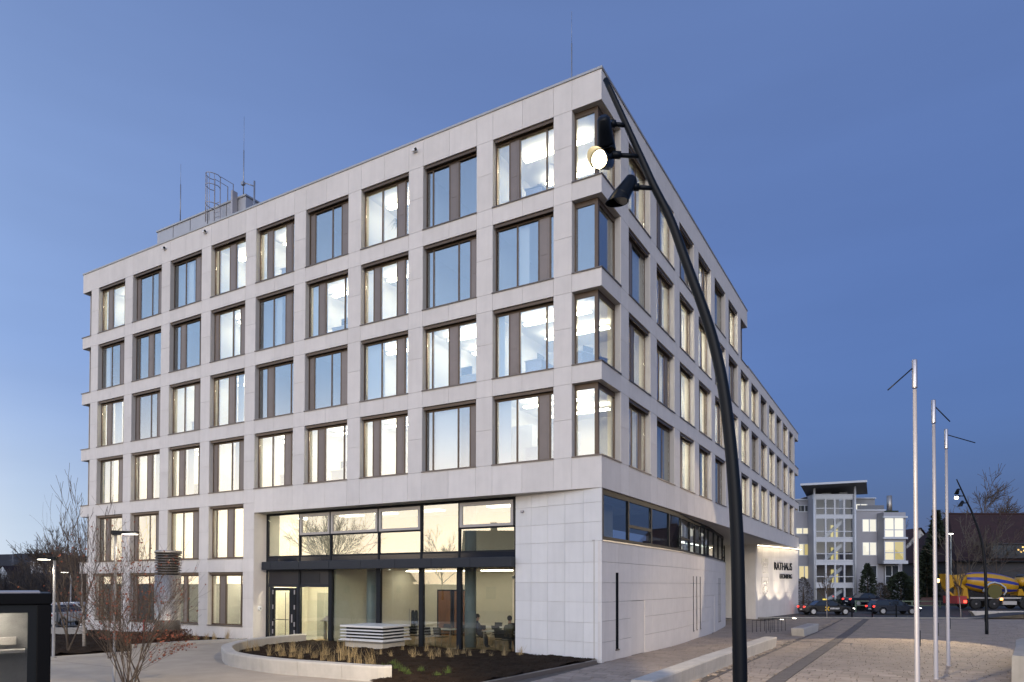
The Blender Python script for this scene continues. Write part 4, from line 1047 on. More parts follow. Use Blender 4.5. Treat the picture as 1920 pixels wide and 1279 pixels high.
def grass_clump(loc, h, n, seed, m=STRAW, spread=.30, label=None, group=None, name='grass_clump'):
    r = random.Random(seed); b = MB()
    for i in range(n):
        a = r.uniform(0, 2 * pi); l = h * r.choice((r.uniform(.25, .7), r.uniform(.6, 1.15))); sp_ = spread * r.uniform(.1, 1.4); wv = r.uniform(.003, .0065) 
        x0, y0 = r.gauss(0, .06), r.gauss(0, .06); dx, dy = cos(a) * sp_, sin(a) * sp_; bend = r.choice((1, 1, 1.6)); pts = []
        for t in (0, .4, .75, 1):
            pts.append(Vector((x0 + dx * t ** 2, y0 + dy * t ** 2, l * (t if bend < 1.5 else t * (1.35 - .6 * t)))))
        sd = Vector((-sin(a), cos(a), 0)); o_ = len(b.v)
        for p, t in zip(pts, (1, .9, .6, .1)): b.v += [tuple(p - sd * wv * t), tuple(p + sd * wv * t)]
        for q in range(3): b.f.append((o_ + 2 * q, o_ + 2 * q + 1, o_ + 2 * q + 3, o_ + 2 * q + 2)); b.mi.append(0); b.sm.append(False)
    o = b.build(name, m, loc=loc); o.rotation_euler = (r.gauss(0, .13), r.gauss(0, .13), 0); tag(o, label, 'grass', group); return o
row = [(465, 1228), (505, 1236), (530, 1238), (548, 1240), (563, 1241), (590, 1240), (605, 1246), (622, 1251), (640, 1246), (655, 1252), (672, 1254), (690, 1254), (700, 1258), (520, 1228), (575, 1232), (612, 1236), (648, 1236), (660, 1238), (480, 1226), (550, 1228), (632, 1232)]
for i, (px, py) in enumerate(row):
    P = on_ground(px, py); grass_clump((P.x, P.y, .12), rng.uniform(.40, .85), rng.randint(26, 60), i, label='straw coloured dry grass clump behind the curved planter wall, %s from its left end' % ORD[sorted(q[0] for q in row).index(px)], group='dry grass clumps along the planter wall')
row2 = [(712, 1234), (733, 1237), (770, 1233), (773, 1240), (785, 1236), (806, 1238), (812, 1243), (820, 1239), (840, 1232), (845, 1240), (855, 1235), (870, 1232), (755, 1226), (800, 1228), (905, 1232), (920, 1236), (945, 1236), (880, 1236), (975, 1235)]
for i, (px, py) in enumerate(row2):
    P = on_ground(px, py); grass_clump((P.x, P.y, .12), rng.uniform(.20, .52), rng.randint(14, 36), 100 + i, STRAW, .20, 'short dry grass clump before the meeting room glass, %s from the left' % ORD[sorted(q[0] for q in row2).index(px)], 'dry grass clumps before the meeting room')
for i, (px, py) in enumerate(sorted([(720, 1258), (745, 1262), (755, 1268), (765, 1272), (700, 1266), (790, 1266), (735, 1252), (690, 1262), (840, 1270), (820, 1275)])):
    P = on_ground(px, py)
    if P.x < -7.4: P.x = -7.3
    grass_clump((P.x, P.y, .13), rng.uniform(.14, .26), 60, 200 + i, GREENG, .12, 'small fresh green tuft in the dark soil by the wall end, %s from the left' % ORD[i], 'green grass tufts in the bed', 'grass_tuft')
for i, (px, py) in enumerate([(338, 1202), (352, 1201), (366, 1202), (386, 1201), (402, 1202), (425, 1201)]):
    P = on_ground(px, py); grass_clump((P.x, P.y, .05), rng.uniform(.4, .7), 50, 300 + i, STRAW, .18, 'dry grass clump below the left facade, %s from the steel pillar' % ORD[i], 'dry grass clumps below the left facade')

# covers and slots let into the plaza
P = on_ground(1535, 1207); b = MB(); z = PH + .004
for x0, x1, y0, y1 in ((-.9, .9, -1.5, -1.45), (-.9, .9, 1.45, 1.5), (-.9, -.85, -1.45, 1.45), (.85, .9, -1.45, 1.45)): b.box(x0, x1, y0, y1, -.02, z)
tag(b.build('inspection_frame', mat('iron', (.09, .085, .085), .6, .5), loc=(P.x, P.y, gz(P.x))), 'thin metal frame of a rectangular inspection cover in the plaza paving', 'cover')
P = on_ground(1605, 1173); b = MB(); b.box(-.14, .14, -1.0, 1.0, -.02, z); tag(b.build('drain_slot', MATS['iron'], loc=(P.x, P.y, gz(P.x))), 'dark drain grating in the plaza near the street', 'drain')
# ------------------------------------------------------------------ trees and shrubs
MINR = [.003]
def grow(b, p, d, l, r, lev, last, rg, spread, up, kids, leaves=None, mi=0):
    k = 5 if lev < 2 else 4; pts = [Vector(p)]; q = Vector(d).normalized()
    for i in range(k - 1):
        q = (q + Vector((rg.gauss(0, .10), rg.gauss(0, .10), rg.gauss(0, .06) + up * .10))).normalized(); pts.append(pts[-1] + q * (l / (k - 1)))
    b.tube(pts, [max(MINR[0], r * (1 - .55 * i / (k - 1))) for i in range(k)], (8, 6, 4, 3, 3, 3)[lev], mi, cap=False)
    if lev == last:
        if leaves is not None:
            for pt in pts[1:]: leaves.append(pt)
        return
    n = kids[lev]
    for c in range(n):
        t = rg.uniform(.30, 1.0) if c else 1.0
        i = min(int(t * (k - 1)), k - 2); f = t * (k - 1) - i; P = pts[i].lerp(pts[i + 1], f)
        a = rg.uniform(0, 2 * pi); base_ = (pts[i + 1] - pts[i]).normalized(); o = base_.orthogonal().normalized(); o.rotate(Matrix.Rotation(a, 3, base_))
        s = spread * rg.uniform(.6, 1.25) * (.35 if c == 0 else 1)
        nd_ = (base_ + o * s + Vector((0, 0, up * .25))).normalized()
        grow(b, P, nd_, l * rg.uniform(.48, .72) * (1.1 if c == 0 else 1), r * (1 - .55 * t) * rg.uniform(.55, .8), lev + 1, last, rg, spread, up, kids, leaves, mi)
def tree(name, loc, h, r, seed, label, kids=(6, 5, 5, 4), spread=.7, up=.5, bark=BARK, twig=TWIG, group=None, last=4, leaf=None, trunk=.38, lean=(0, 0)):
    MINR[0] = max(.003, .00021 * (Vector(loc) - CAM).length)
    rg = random.Random(seed); o = empty(name, loc, rg.uniform(0, 6), label, 'tree', group)
    t = MB(); pts = [Vector((0, 0, -.05))]; d = Vector((lean[0], lean[1], 1)).normalized()
    for i in range(5): d = (d + Vector((rg.gauss(0, .04), rg.gauss(0, .04), .02))).normalized(); pts.append(pts[-1] + d * h * .72 / 5)
    rs = [r * (1 - .15 * i) for i in range(6)]; t.tube(pts, rs, 9); t.build('trunk', bark, o)
    c = MB(); lv = [] if leaf else None
    for q in range(kids[0] + 4):
        tt = trunk + (1 - trunk) * (q + .5) / (kids[0] + 4); i = min(int(tt * 5), 4); P = pts[i].lerp(pts[i + 1], tt * 5 - i); a = q * 2.4 + rg.uniform(-.4, .4)
        dv = Vector((cos(a) * spread * 1.1, sin(a) * spread * 1.1, .55 + up * .5)).normalized()
        grow(c, P, dv, h * .36 * (1.15 - .55 * (tt - trunk) / (1 - trunk)) * rg.uniform(.8, 1.15), r * .40 * (1.25 - tt), 1, last, rg, spread, up, kids, lv)
    grow(c, pts[-1], d, h * .34, r * .28, 1, last, rg, spread, up, kids, lv)
    c.build('crown', twig, o)
    if leaf:
        b = MB()
        for P in lv:
            if rg.random() > leaf[1]: continue
            s = leaf[2] * rg.uniform(.6, 1.3); a = Vector((rg.gauss(0, 1), rg.gauss(0, 1), rg.gauss(0, 1))).normalized(); bb = a.orthogonal().normalized(); cc = a.cross(bb)
            P = P + Vector((rg.gauss(0, .03), rg.gauss(0, .03), rg.gauss(0, .03)))
            b.add([P - bb * s * .5, P + cc * s * .3, P + bb * s * .6 + a * s * .15, P - cc * s * .3], [(0, 1, 2, 3)])
        tag(b.build('leaves', leaf[0], o), kind='stuff')
    return o
def shrub(name, loc, h, nst, seed, label, group=None, spread=.55, leaf=None, bark=BARK):
    MINR[0] = .003
    rg = random.Random(seed); o = empty(name, loc, 0, label, 'shrub', group); b = MB(); lv = []
    for i in range(nst):
        a = 2 * pi * i / nst + rg.uniform(-.3, .3); s = rg.uniform(.15, spread)
        grow(b, (rg.gauss(0, .10), rg.gauss(0, .10), -.03), (cos(a) * s, sin(a) * s, 1), h * rg.uniform(.55, .9), .0125 * h * rg.uniform(.35, .75), 1, 4, rg, .62, .35, (0, 5, 5, 3), lv)
    b.build('stems', bark, o)
    if leaf:
        b = MB()
        for P in [q for q in lv for _ in (0, 1)]:
            low = 1.0 if P.z < h * leaf[3] else .13
            if rg.random() > leaf[1] * low: continue
            s = leaf[2] * rg.uniform(.6, 1.3); a = Vector((rg.gauss(0, 1), rg.gauss(0, 1), rg.gauss(0, 1))).normalized(); bb = a.orthogonal().normalized(); cc = a.cross(bb)
            P = P + Vector((rg.gauss(0, .02), rg.gauss(0, .02), -.02))
            b.add([P - bb * s * .5, P + cc * s * .33, P + bb * s * .5 + a * s * .2, P - cc * s * .33], [(0, 1, 2, 3)])
        tag(b.build('leaves', leaf[0], o), kind='stuff')
    return o
P = on_ground(242, 1284); shrub('hornbeam_shrub', (P.x, P.y, 0), 2.5, 18, 11, 'bare many stemmed shrub with russet dead leaves in the left foreground', leaf=(LEAF, .95, .068, .58), spread=.75)
P = on_ground(158, 1215); tree('young_tree', (P.x, P.y, 0), 5.4, .075, 4, 'slim bare tree with a pale trunk at the left end of the facade', kids=(3, 4, 3, 3), spread=.5, up=.9, bark=BARKL, trunk=.30)
P = on_ground(128, 1222); shrub('bare_bush', (P.x, P.y, 0), 4.4, 3, 21, 'tall bare upright bush without leaves next to the lit post lamp', spread=.35)
P = on_ground(205, 1235); shrub('small_bare_bush', (P.x, P.y, 0), 2.3, 4, 23, 'thin bare bush between the russet shrub and the steel pillar', spread=.5, leaf=(LEAF, .10, .05, .5))
# russet hedge at the foot of the pillar
def hedge(name, x0, x1, y0, y1, h, n, m, label, seed=1, s=.05):
    rg = random.Random(seed); b = MB()
    for i in range(n):
        P = Vector((rg.uniform(x0, x1), rg.uniform(y0, y1), .05 + h * rg.random() ** .8)); a = Vector((rg.gauss(0, 1), rg.gauss(0, 1), rg.gauss(0, 1))).normalized(); bb = a.orthogonal().normalized(); cc = a.cross(bb); q = s * rg.uniform(.6, 1.4)
        b.add([P - bb * q, P + cc * q * .6, P + bb * q, P - cc * q * .6], [(0, 1, 2, 3)])
    for i in range(n // 12):
        x, y = rg.uniform(x0, x1), rg.uniform(y0, y1); b.tube([(x, y, 0), (x + rg.gauss(0, .08), y + rg.gauss(0, .08), h * rg.uniform(.6, 1.1))], .006, 3, cap=False)
    o = b.build(name, m); tag(o, label, 'hedge'); return o
hedge('russet_hedge', -5.2, -2.3, 20.35, 21.6, .60, 2600, mat('brown_leaf', (.085, .035, .020), .8, noise=.4), 'low russet leaved hedge round the foot of the steel pillar', 2)
b = MB(); b.tube([(0, 0, 0), (0, 0, 1.15)], .045, 10); b.lathe([(.05, 1.0), (.06, 1.02), (.06, 1.15), (.03, 1.18)], n=10)
P = on_ground(281, 1207); o = b.build('red_post', mat('red_paint', (.45, .015, .02), .45), loc=(P.x - .3, P.y, 0)); tag(o, 'slim bright red post just left of the steel pillar', 'post')

# ------------------------------------------------------------------ cars
CARGL = mat('car_glass', (.010, .012, .016), .08, spec=.8)
RIMM = mat('alloy_rim', (.50, .50, .52), .3, .8)
TAIL = emis('tail_light', (1, .03, .02), 5); HEADL = emis('head_light', (1, .95, .85), 9); DARKLAMP = mat('dark_lamp', (.25, .02, .02), .2); CLEARL = mat('clear_lamp', (.6, .6, .62), .15)
def car(loc, rz, paint, kind, label, group=None, lit=(True, True), Ln=4.7, H=1.46, taxi=False, name='parked_car'):
    o = empty(name, loc, rz, label, 'car', group); W = .88; a, c = -Ln / 2, Ln / 2
    def arch(xc):
        return [(xc + .37 * cos(q), .33 + .37 * sin(q)) for q in [pi * i / 6 for i in range(7)]]
    f, r = c - .92, a + .88
    lower = [(a + .10, .22)] + [(x, z) for x, z in arch(r)][::-1] + [(x, z) for x, z in arch(f)][::-1] + [(c - .08, .22), (c, .42), (c - .03, .60), (c - .35, .76), (c - 1.25, .93), (a + (.95 if kind == 'sedan' else .15), .96), (a + .10, .93 if kind != 'sedan' else .97), (a, .70), (a + .02, .42)]
    b = MB(); b.side(lower, -W, W); b.build('body', paint, o, bevel=.05)
    zb = .93; e = .62 if kind == 'sedan' else .06
    bt = [(a + e + (.35 if kind == 'sedan' else .05), zb), (c - 1.28, zb)]; tp = [(a + e + (1.0 if kind == 'sedan' else .38), H), (c - 2.05, H)]
    def gh(b, g0, g1, w0, w1, x0, x1, X0, X1):
        b.add([(x0, -w0, g0), (x1, -w0, g0), (x1, w0, g0), (x0, w0, g0), (X0, -w1, g1), (X1, -w1, g1), (X1, w1, g1), (X0, w1, g1)], [(0, 3, 2, 1), (4, 5, 6, 7), (0, 1, 5, 4), (1, 2, 6, 5), (2, 3, 7, 6), (3, 0, 4, 7)])
    b = MB(); gh(b, zb - .02, H - .09, .80, .66, bt[0][0], bt[1][0], tp[0][0] - .06, tp[1][0] + .10); b.build('window', CARGL, o)
    b = MB(); gh(b, H - .10, H, .665, .58, tp[0][0] - .05, tp[1][0] + .09, tp[0][0] + .12, tp[1][0] - .12)
    mx = (tp[0][0] + tp[1][0]) / 2 + .1
    for x0, x1 in ((bt[0][0], tp[0][0] - .05), (bt[1][0], tp[1][0] + .08), (mx, mx)):
        for s_ in (-1, 1): b.tube([(x0, s_ * .80, zb), (x1, s_ * .665, H - .07)], .04, 6)
    b.build('roof', paint, o)
    for x in (f, r):
        for s_ in (-1, 1):
            M = Matrix.Translation((x, s_ * (W - .10), .33)) @ Matrix.Rotation(R(90 * s_), 4, 'X')
            wv = MB().lathe([(.20, -.10), (.32, -.10), (.33, -.07), (.33, .07), (.32, .10), (.20, .10)], n=20, M=M).build('wheel', RUBBER, o)
            b = MB(); b.lathe([(.215, -.105), (.215, -.09)], n=18, M=M)
            for q in range(5):
                Q = M @ Matrix.Rotation(2 * pi * q / 5, 4, 'Z'); b.box(.03, .2, -.035, .035, -.118, -.104, 0, Q)
            b.build('rim', RIMM, wv)
    for s_ in (-1, 1):
        MB().box(a - .01, a + .12, s_ * .86, s_ * .58, .72, .86).build('tail_lamp', TAIL if lit[0] else DARKLAMP, o)
        MB().box(c - .22, c - .015, s_ * .84, s_ * .55, .57, .68).build('headlamp', HEADL if lit[1] else CLEARL, o)
        MB().box(c - 1.62, c - 1.45, s_ * .9, s_ * 1.02, .96, 1.08).build('mirror', paint, o)
    MB().box(a - .008, a + .02, -.26, .26, .48, .60).build('number_plate', mat('plate_white', (.7, .7, .68), .5), o)
    if taxi:
        Y = mat('taxi_yellow', (.70, .42, .02), .5); b = MB(); y = -W - .004
        for q in (45, -45):
            Mq = Matrix.Translation((-.25, y, .62)) @ Matrix.Rotation(R(q), 4, 'Y'); b.box(-.26, .26, -.003, .003, -.06, .06, 0, Mq)
        b.build('cross_mark', Y, o); b = MB()
        for q in range(7): b.box(.05 + q * .13, .05 + q * .13 + .085, y - .003, y + .003, .56, .72)
        b.build('side_lettering', mat('letter_white', (.6, .6, .6), .5), o)
        MB().box(-.25, .05, -.12, .12, H + .0, H + .12).build('roof_sign', emis('roof_sign', (1, .75, .15), 1.2), o)
    return o
BLK = mat('black_paint', (.008, .008, .010), .18, spec=.7); DKB = mat('dark_blue_paint', (.010, .014, .026), .2, spec=.7); WHT = mat('white_paint', (.62, .64, .66), .3)
def street_z(l, d):
    t = min(1, max(0, (l - 41) / 6)); t = t * t * (3 - 2 * t)
    return -.17 + min(1, max(0, (d - 62) / 8)) * .15 + t * .50
def fr(px, d, dz=0):
    l = (px - 960) * d / F; P = CAM + fwd0 * d + rt0 * l; return (P.x, P.y, street_z(l, d) + dz)
car(fr(1548, 68), IMG_RZ, BLK, 'sedan', 'black taxi sedan with a yellow cross on its side, red tail lamp lit', Ln=4.9, H=1.45, taxi=True, group='cars on the street')
car(fr(1674, 69), IMG_RZ, DKB, 'wagon', 'dark estate car with lit headlamps behind the flagpoles', Ln=4.65, H=1.46, group='cars on the street')
car(fr(1624, 77, .55), IMG_RZ + R(4), DKB, 'sedan', 'dark saloon half hidden behind the green railing, farther back', Ln=4.6, H=1.44, lit=(True, False), group='cars on the street')
for px, d, lab in ((118, 44, 'pale car parked behind the railing, nearest the lit post lamp'), (150, 46, 'pale car parked behind the railing, partly behind the pale tree trunk')):
    P = at(px, 1150, d); car((P.x, P.y, .15), IMG_RZ + R(90), WHT, 'wagon', lab, lit=(False, False), Ln=4.4, H=1.5, group='cars parked behind the railing')
# street surface
b = MB(); ls = [-20, 10, 30, 41, 42.5, 44, 45.5, 47, 60, 110]; ds = [62, 70, 80]; vs = []
for d in ds:
    for l in ls: P = CAM + fwd0 * d + rt0 * l; vs.append((P.x, P.y, street_z(l, d) - .005))
n = len(ls); b.add(vs, [(j * n + i, j * n + i + 1, (j + 1) * n + i + 1, (j + 1) * n + i) for j in range(2) for i in range(n - 1)])
b.build('street', mat('asphalt', (.05, .048, .048), .75, noise=.25, scale=1.2, bump=.15, bscale=40))['kind'] = 'structure'
b = MB(); Mi = Matrix.Translation(Vector((CAM.x, CAM.y, 0))) @ Matrix(((rt0.x, fwd0.x, 0, 0), (rt0.y, fwd0.y, 0, 0), (0, 0, 1, 0), (0, 0, 0, 1)))
b.box(20, 43, 62.6, 62.85, -.3, -.06, 0, Mi); b.build('kerb', CONCD)['kind'] = 'structure'
# concrete planter before the truck, bollards, rail, saplings
o = empty('roadside_planter', tuple(CAM + fwd0 * 64.5 + rt0 * 43)[:2] + (-.2,), IMG_RZ, 'long low concrete planter wall in front of the cement mixer', 'planter wall')
for k in range(9):
    x0 = k * 2.4; b = MB(); b.side([(x0 + (.45 if k == 0 else .01), 0), (x0 + 2.38, 0), (x0 + 2.38, .66), (x0 + (-.1 if k == 0 else .01), .66)], 0, .5); b.build('concrete_block', CONC, o, bevel=.02)
for px, lab in ((1597, 'slim black bollard between the taxi and the estate car'), (1635, 'slim black bollard at the rear wheel of the estate car'), (1680, 'slim black bollard before the middle of the estate car')):
    b = MB(); b.lathe([(.06, 0), (.06, 1.15), (.07, 1.16), (.07, 1.3), (.03, 1.34)], n=10); q = fr(px, 63.5); tag(b.build('bollard', BLACK, loc=(q[0], q[1], -.2)), lab, 'bollard', 'black bollards along the kerb')
o = empty('railing', fr(1604, 73.5), IMG_RZ, 'pale green steel railing along the far side of the street', 'railing'); RAILM = mat('rail_green', (.12, .17, .12), .5)
for k in range(5): MB().box(k * 3.0 - .05, k * 3.0 + .05, -.05, .05, -.1, 1.25).build('post', RAILM, o)
for z in (.72, 1.18): MB().box(-.1, 12.2, -.03, .03, z - .05, z + .05).build('rail', RAILM, o)
for px, d, h, lab in ((1550, 64, 3.4, 'thin bare sapling in front of the black taxi'), (1801, 63.5, 4.6, 'thin bare sapling in front of the cement mixer drum')):
    q = fr(px, d); tree('sapling', (q[0], q[1], -.2), h, .05, int(px), lab, kids=(4, 3, 3, 2), spread=.35, up=1.0, bark=BARKL, trunk=.5, last=3)
# ------------------------------------------------------------------ cement mixer
q = fr(1854, 70); o = empty('cement_mixer', (q[0], q[1], street_z(48, 70)), IMG_RZ, 'yellow cement mixer truck with blue stripes along its drum', 'truck')
YEL = mat('mixer_yellow', (.44, .235, .010), .4, noise=.15, scale=1.5); BLU = mat('mixer_blue', (.02, .03, .22), .4); CHAS = mat('chassis', (.03, .03, .035), .6); WLINE = mat('chassis_pale', (.4, .38, .36), .5)
k = 70 / F / 10.656
def tx(zx): return (zx - 1000) * k                       # along the truck
def tz(zy): return (1085 - zy) * k + .02                 # above the road
ax0, ax1 = Vector((tx(475), 0, tz(520))), Vector((tx(1505), 0, tz(640))); dv = (ax1 - ax0); Ld = dv.length; qd = dv.to_track_quat('Z', 'Y').to_matrix().to_4x4(); Md = Matrix.Translation(ax0) @ qd
prof = [(.68, 0), (.92, Ld * .15), (1.08, Ld * .35), (1.10, Ld * .52), (1.05, Ld * .68), (.92, Ld * .85), (.74, Ld * .985), (.62, Ld)]
MB().lathe(prof, n=56, M=Md, mif=lambda i, j: 1 if (j % 8) in (0, 1, 2) and i < 6 else 0).build('drum', [YEL, BLU], o)
b = MB(); b.lathe([(.40, -1.05), (.66, -.03)], n=24, M=Md); b.build('drum_mouth', YEL, o)
b = MB(); b.side([(tx(60), tz(390)), (tx(270), tz(430)), (tx(240), tz(640)), (tx(130), tz(700))], -.5, .5); b.build('hopper', YEL, o)
b = MB(); b.side([(tx(225), tz(540)), (tx(310), tz(540)), (tx(470), tz(680)), (tx(500), tz(880)), (tx(370), tz(880)), (tx(400), tz(700))], -.75, -.45); b.side([(tx(225), tz(540)), (tx(310), tz(540)), (tx(470), tz(680)), (tx(500), tz(880)), (tx(370), tz(880)), (tx(400), tz(700))], .45, .75); b.build('rear_frame', YEL, o)
b = MB(); b.side([(tx(75), tz(665)), (tx(110), tz(670)), (tx(330), tz(860)), (tx(300), tz(900))], -.22, .22); b.build('chute', YEL, o)
b = MB(); b.tube([(tx(730), -1.16, tz(750)), (tx(780), -1.18, tz(640)), (tx(860), -1.2, tz(580)), (tx(950), -1.2, tz(560)), (tx(1060), -1.2, tz(590)), (tx(1160), -1.18, tz(660)), (tx(1180), -1.16, tz(740)), (tx(1130), -1.14, tz(810))], .09, 8); b.build('hose', mat('hose_grey', (.35, .38, .42), .6), o)
b = MB(); b.lathe([(.7, 0), (.7, .12)], n=24, M=Matrix.Translation((tx(955), -1.12, tz(740))) @ Matrix.Rotation(R(90), 4, 'X')); b.build('roller_cover', mat('olive_cover', (.09, .08, .015), .6), o)
b = MB(); b.box(tx(470), tx(1900), -.45, .45, tz(930), tz(850)); b.box(tx(230), tx(470), -.6, .6, tz(1000), tz(880)); b.build('chassis', CHAS, o)
b = MB(); b.box(tx(475), tx(1480), -1.2, -1.12, tz(880), tz(855)); b.box(tx(475), tx(1480), 1.12, 1.2, tz(880), tz(855)); b.build('side_rail', WLINE, o)
b = MB(); b.box(tx(225), tx(410), -1.15, 1.15, tz(980), tz(830)); b.build('tail_board', mat('tail_red', (.30, .03, .03), .5), o)
for s_ in (-1, 1):
    MB().box(tx(345), tx(405), s_ * 1.17, s_ * 1.0, tz(965), tz(915)).build('tail_lamp', emis('mixer_tail', (1, .05, .03), 6), o)
    MB().box(tx(1060), tx(1105), s_ * 1.25, s_ * 1.15, tz(910), tz(870)).build('marker_lamp', emis('marker', (1, .45, .10), 6), o)
b = MB(); b.lathe([(.02, -.75), (.38, -.68), (.47, -.4), (.47, .4), (.38, .68), (.02, .75)], n=20, M=Matrix.Translation((tx(1615), 0, tz(550))) @ Matrix.Rotation(R(90), 4, 'X')); b.build('water_tank', YEL, o)
b = MB(); b.side([(tx(1500), tz(820)), (tx(1650), tz(820)), (tx(1580), tz(690)), (tx(1520), tz(690))], -.55, .55); b.build('pedestal', YEL, o)
def twheel(xc, r, front):
    for s_ in (-1, 1):
        M = Matrix.Translation((xc, s_ * 1.0, r)) @ Matrix.Rotation(R(90 * s_), 4, 'X')
        wv = MB().lathe([(r * .55, -.17), (r * .95, -.17), (r, -.12), (r, .12), (r * .95, .17), (r * .55, .17)], n=26, M=M).build('wheel', RUBBER, o)
        MB().lathe([(r * .56, -.12), (r * .42, -.15), (r * .20, -.15), (r * .18, -.19), (.02, -.19)], n=20, M=M).build('rim', RIMM if front else mat('rim_dark', (.14, .13, .13), .6), wv)
twheel(tx(590), .53, False); twheel(tx(945), .53, False); twheel(tx(1565), .56, True)
b = MB(); b.side([(tx(1430), tz(940)), (tx(1470), tz(860)), (tx(1660), tz(850)), (tx(1700), tz(930)), (tx(1680), tz(930)), (tx(1645), tz(870)), (tx(1480), tz(875)), (tx(1450), tz(940))], -1.22, -.8); b.build('mudguard', CHAS, o)
b = MB(); b.side([(tx(1700), tz(1020)), (tx(1700), tz(420)), (tx(1760), tz(400)), (tx(2000), tz(420)), (tx(2060), tz(700)), (tx(2060), tz(1020))], -1.2, 1.2); b.build('cab', mat('cab_dark', (.03, .03, .035), .4), o, bevel=.06)
b = MB()
for z_, s_ in ((1010, .02),): b.box(tx(1120), tx(1390), -1.15, -1.0, tz(1000), tz(930))
b.build('side_tank', WLINE, o)
# ------------------------------------------------------------------ grey house across the street
HD = 86; mpp = HD / F
hb = CAM + fwd0 * HD + rt0 * ((1527 - 960) * mpp); o = empty('apartment_house', (hb.x, hb.y, 0), IMG_RZ, 'pale blue grey apartment house with a glazed stair tower and a tilted flat roof', 'building')
HYY = [0.0]
def hx(px): return (960 + (px - 960) * (HD + HYY[0]) / HD - 1527) * mpp
def hz(py): return 2.885 + (1095.5 - py) * mpp * (HD + HYY[0]) / HD
def hp(px, py, yy): return ((px - 960) * (HD + yy) / F - (1527 - 960) * mpp, yy, 2.885 + (1095.5 - py) * (HD + yy) / F)
REND = mat('grey_render', (.30, .305, .34), .85, noise=.06, scale=.8, bump=.1); RENDP = mat('penthouse_render', (.22, .23, .25), .85); WFR = mat('white_frame', (.48, .51, .56), .5); PANEW = glass('house_glass', .09, tint=(.85, .88, .9))
z = lambda zx: 1480 + zx / 4.568
y_ = lambda zy: 880 + zy / 4.568
LITW = [emis('lit_room_%s' % n, c, s) for n, c, s in (('warm', (1, .80, .42), 1.0), ('cream', (1, .88, .62), 1.15), ('white', (1, .93, .78), 1.2), ('amber', (.9, .72, .3), .75))]
DKR = mat('dark_room', (.02, .024, .03), .6)
b = MB(); b.box(hx(1470), hx(1527), 0, 11, -.5, hz(y_(250))); b.build('left_wing', REND, o)
b = MB(); b.box(hx(1605.5), hx(1659), 0, 11, -.5, hz(y_(345))); b.build('right_wing', REND, o)
b = MB(); b.box(hx(1609), hx(1659), 2.2, 11, hz(y_(345)), hz(y_(222))); b.build('penthouse', RENDP, o)
b = MB(); b.box(hx(1604), hx(1661), -.12, .35, hz(y_(349)), hz(y_(338))); b.box(hx(1470), hx(1527), -.12, .2, hz(y_(260)), hz(y_(248))); b.box(hx(1608), hx(1660), 2.0, 11.1, hz(y_(226)), hz(y_(218))); b.build('parapet_trim', WFR, o)
def hwin(x0, x1, y0, y1, lit, nm='window', depth_=.0, split=2, yy=0.0, bar=None):
    X0, X1, Z0, Z1 = hx(x0), hx(x1), hz(y1), hz(y0); f = MB(); t = .10
    f.box(X0 - .02, X1 + .02, yy - .06, yy - .004, Z0 - t, Z0); f.box(X0 - .02, X1 + .02, yy - .05, yy - .004, Z1, Z1 + t * .6); f.box(X0 - .06, X0 + .05, yy - .05, yy - .004, Z0, Z1); f.box(X1 - .05, X1 + .06, yy - .05, yy - .004, Z0, Z1)
    for k in range(1, split): xm = X0 + (X1 - X0) * k / split; f.box(xm - .06, xm + .06, yy - .05, yy - .004, Z0, Z1)
    if bar: zb = hz(bar); f.box(X0, X1, yy - .045, yy - .004, zb - .05, zb + .05)
    w_ = f.build(nm, WFR, o)
    for k in range(split):
        xa, xb = X0 + (X1 - X0) * k / split, X0 + (X1 - X0) * (k + 1) / split
        MB().quad((xa, yy - .006, Z0), (xb, yy - .006, Z0), (xb, yy - .006, Z1), (xa, yy - .006, Z1)).build('room', lit[k] if isinstance(lit, list) else lit, w_)
        MB().quad((xa, yy - .022, Z0), (xb, yy - .022, Z0), (xb, yy - .022, Z1), (xa, yy - .022, Z1)).build('pane', PANEW, w_)
    return w_
for (x0, x1, a, c, l) in ((60, 172, 500, 546, LITW[1]), (82, 170, 637, 730, [LITW[1], LITW[3]]), (82, 175, 826, 930, LITW[0]), (80, 188, 306, 355, DKR)): hwin(z(x0), z(x1), y_(a), y_(c), l)
for (x0, x1, a, c, l) in ((628, 748, 424, 526, LITW[2]), (628, 748, 622, 728, LITW[2]), (632, 748, 822, 916, DKR)): hwin(z(x0), z(x1), y_(a), y_(c), l)
hwin(z(632), z(748), y_(276), y_(336), LITW[2], yy=2.2)
MB().box(hx(z(590)), hx(z(820)), .1, .14, hz(y_(342)), hz(y_(300))).build('balcony_rail', mat('rail_glass', (.12, .13, .16), .2), o)
# bay window on the right
HYY[0] = -1.6
MB().box(hx(1658), hx(1699), -1.6, 8, hz(1055.5), hz(959)).build('bay', REND, o)
for (a, c, l, bar) in ((412, 572, [LITW[2], LITW[2]], 512), (616, 768, [LITW[1], LITW[3]], 708)): hwin(z(818), z(982), y_(a), y_(c), l, yy=-1.6, bar=y_(bar))
for q in ((970, 966.5), (1009.5, 1006), (1056, 1050)): MB().box(hx(1655), hx(1700.5), -1.9, -1.62, hz(q[0]), hz(q[1])).build('bay_trim', WFR, o)
HYY[0] = 0.0
hwin(z(822), z(935), y_(822), y_(968), DKR, yy=.0, bar=y_(910), split=2)
MB().box(hx(1657), hx(1692), -.0, 6, -.5, hz(1055.5)).build('lower_wing', REND, o)
MB().lathe([(.32, hz(957)), (.32, hz(922))], (hx(1693.5), 3, 0), n=14).build('flue', STEEL, o)
b = MB(); b.box(hx(1661), hx(1690), .5, .6, hz(958), hz(955)); b.build('roof_planting', EVERG, o)
